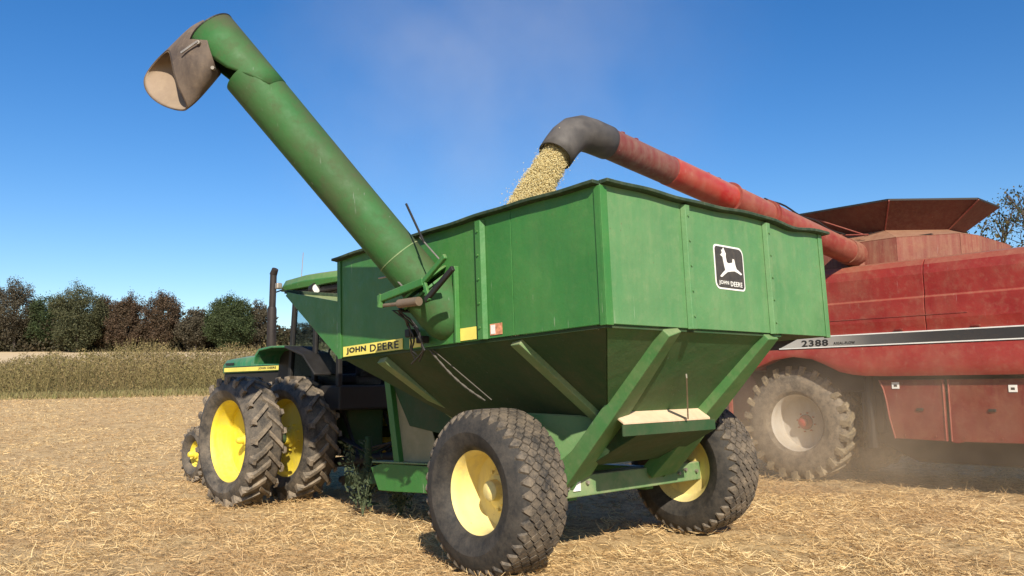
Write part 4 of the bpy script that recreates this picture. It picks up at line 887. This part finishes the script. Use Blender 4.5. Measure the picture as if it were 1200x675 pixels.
# ================================================================== GRAIN
def grain():
    path = np.array([(6.36, 6.12, 4.31), (6.29, 6.16, 4.2), (6.13, 6.18, 3.95), (5.96, 6.22, 3.67), (5.80, 6.26, 3.35), (5.66, 6.3, 2.9), (5.58, 6.32, 2.4)]); rad = np.array([.12, .145, .16, .185, .21, .26, .3])
    n = 120000; g = np.random.default_rng(8); t = g.uniform(0, len(path) - 1.001, n); i = t.astype(int); f = (t - i)[:, None]
    c = path[i] * (1 - f) + path[i + 1] * f; r = rad[i] * (1 - f[:, 0]) + rad[i + 1] * f[:, 0]
    d = g.normal(0, 1, (n, 3)); d /= np.linalg.norm(d, axis=1)[:, None]; ang = np.arctan2(d[:, 1], d[:, 0])
    lump = 1 + .10 * np.sin(t * 9 + 2 * ang) + .09 * np.sin(t * 21 + 3 * ang + 1) + .05 * np.sin(t * 47 + ang)
    rr = r * lump * np.where(g.uniform(0, 1, n) < .04, 1 + np.abs(g.normal(0, .2, n)), .92 + .08 * g.uniform(0, 1, n))
    c = c + d * rr[:, None]
    a = d + g.normal(0, .35, (n, 3)); a /= np.linalg.norm(a, axis=1)[:, None]; b = np.cross(a, g.normal(0, 1, (n, 3))); b /= np.linalg.norm(b, axis=1)[:, None]; e = np.cross(a, b)
    s = g.uniform(.006, .0105, n)[:, None]
    verts = np.stack([c + a * s * .55, c - a * s * .2 + b * s, c - a * s * .2 - b * s * .5 + e * s * .87, c - a * s * .2 - b * s * .5 - e * s * .87], 1).reshape(-1, 3)
    k = (np.arange(n) * 4)[:, None]; F = np.array([(0, 1, 2), (0, 2, 3), (0, 3, 1), (1, 3, 2)])
    faces = (k[:, None, :] + F[None]).reshape(-1, 3)
    o = fast_mesh('grain_stream', verts, faces, GRAINM); tag(o, 'stream of yellow grain pouring from the red pipe into the cart', 'grain', kind='stuff')
grain()

# weeds dragged up round the hitch
def weed(label, x, y, h, seed):
    t = empty('hitch_weed', (x, y, 0)); tag(t, label, 'weed', 'green weeds by the tractor hitch'); g = np.random.default_rng(seed); m = MB(); tips = []
    for k in range(7):
        a = g.uniform(0, 6.28); q = V((math.cos(a) * h * .25, math.sin(a) * h * .25, h * g.uniform(.6, 1))); m.tube([(0, 0, 0), q * .5 + V((0, 0, .1 * h)), q], [.008, .006, .003], 4); tips += [q * f for f in np.linspace(.25, 1, 9)]
    m.build('stem', VINE, t); T = np.array([tuple(p) for p in tips]); n = len(T) * 5; c = np.repeat(T, 5, 0) + g.normal(0, .05, (n, 3))
    a = g.normal(0, 1, (n, 3)); a /= np.linalg.norm(a, axis=1)[:, None]; b = np.cross(a, g.normal(0, 1, (n, 3))); b /= np.linalg.norm(b, axis=1)[:, None]; s = g.uniform(.02, .05, n)[:, None]
    c[:, 2] = np.maximum(c[:, 2], .02)
    fast_mesh('foliage', np.stack([c - a * s, c + b * s * .5, c + a * s, c - b * s * .5], 1).reshape(-1, 3), np.arange(n * 4).reshape(-1, 4), VINE, t)
weed('tall green weed standing behind the inner tractor wheel', 6.05, 9.65, .95, 1)
weed('short green weed in front of the cart frame by the hitch', 6.35, 9.2, .6, 2)

# ================================================================== DUST hanging round the machines
def dust(label, c, size, dens, seed, tint=(.82, .66, .47)):
    m = MB(); n, k = 24, 14
    vs = [(math.cos(2 * math.pi * i / n) * math.sin(math.pi * j / k), math.sin(2 * math.pi * i / n) * math.sin(math.pi * j / k), math.cos(math.pi * j / k)) for j in range(k + 1) for i in range(n)]
    fs = [(j * n + i, (j + 1) * n + i, (j + 1) * n + (i + 1) % n, j * n + (i + 1) % n) for j in range(k) for i in range(n)]
    vs = [(x * size[0], y * size[1], max(z * size[2], -c[2] + .01)) for x, y, z in vs]; m.add(vs, fs)
    t = NT('dust_%d' % seed); t.t.nodes.remove(t.b); pv = t.n('VolumePrincipled'); pv.inputs['Color'].default_value = (*tint, 1); pv.inputs['Anisotropy'].default_value = .0
    o = t.obj(); mp = t.mapping(o, tuple(1 / q for q in size)); ln = t.n('VectorMath', operation='LENGTH'); t.l(mp, ln.inputs[0])
    fall = t.rng(ln.outputs['Value'], 1, .15); nz = t.noise(o, .9, 3, .6)
    t.l(t.math('MULTIPLY', t.math('MULTIPLY', t.math('POWER', fall, 1.6), t.rng(nz, .35, .7)), dens), pv.inputs['Density']); t.l(pv.outputs[0], t.out.inputs['Volume'])
    ob = m.build('dust_cloud', t.m); ob.location = c; tag(ob, label, 'dust', kind='stuff'); return ob
dust('tan dust hanging low round the combine wheel', (12.4, 6.0, .7), (3.8, 5.6, 2.0), .33, 1)
dust('thin pale dust drifting above the grain stream', (6.8, 7.8, 6.0), (3.6, 4.2, 3.8), .11, 2, (.95, .92, .88))
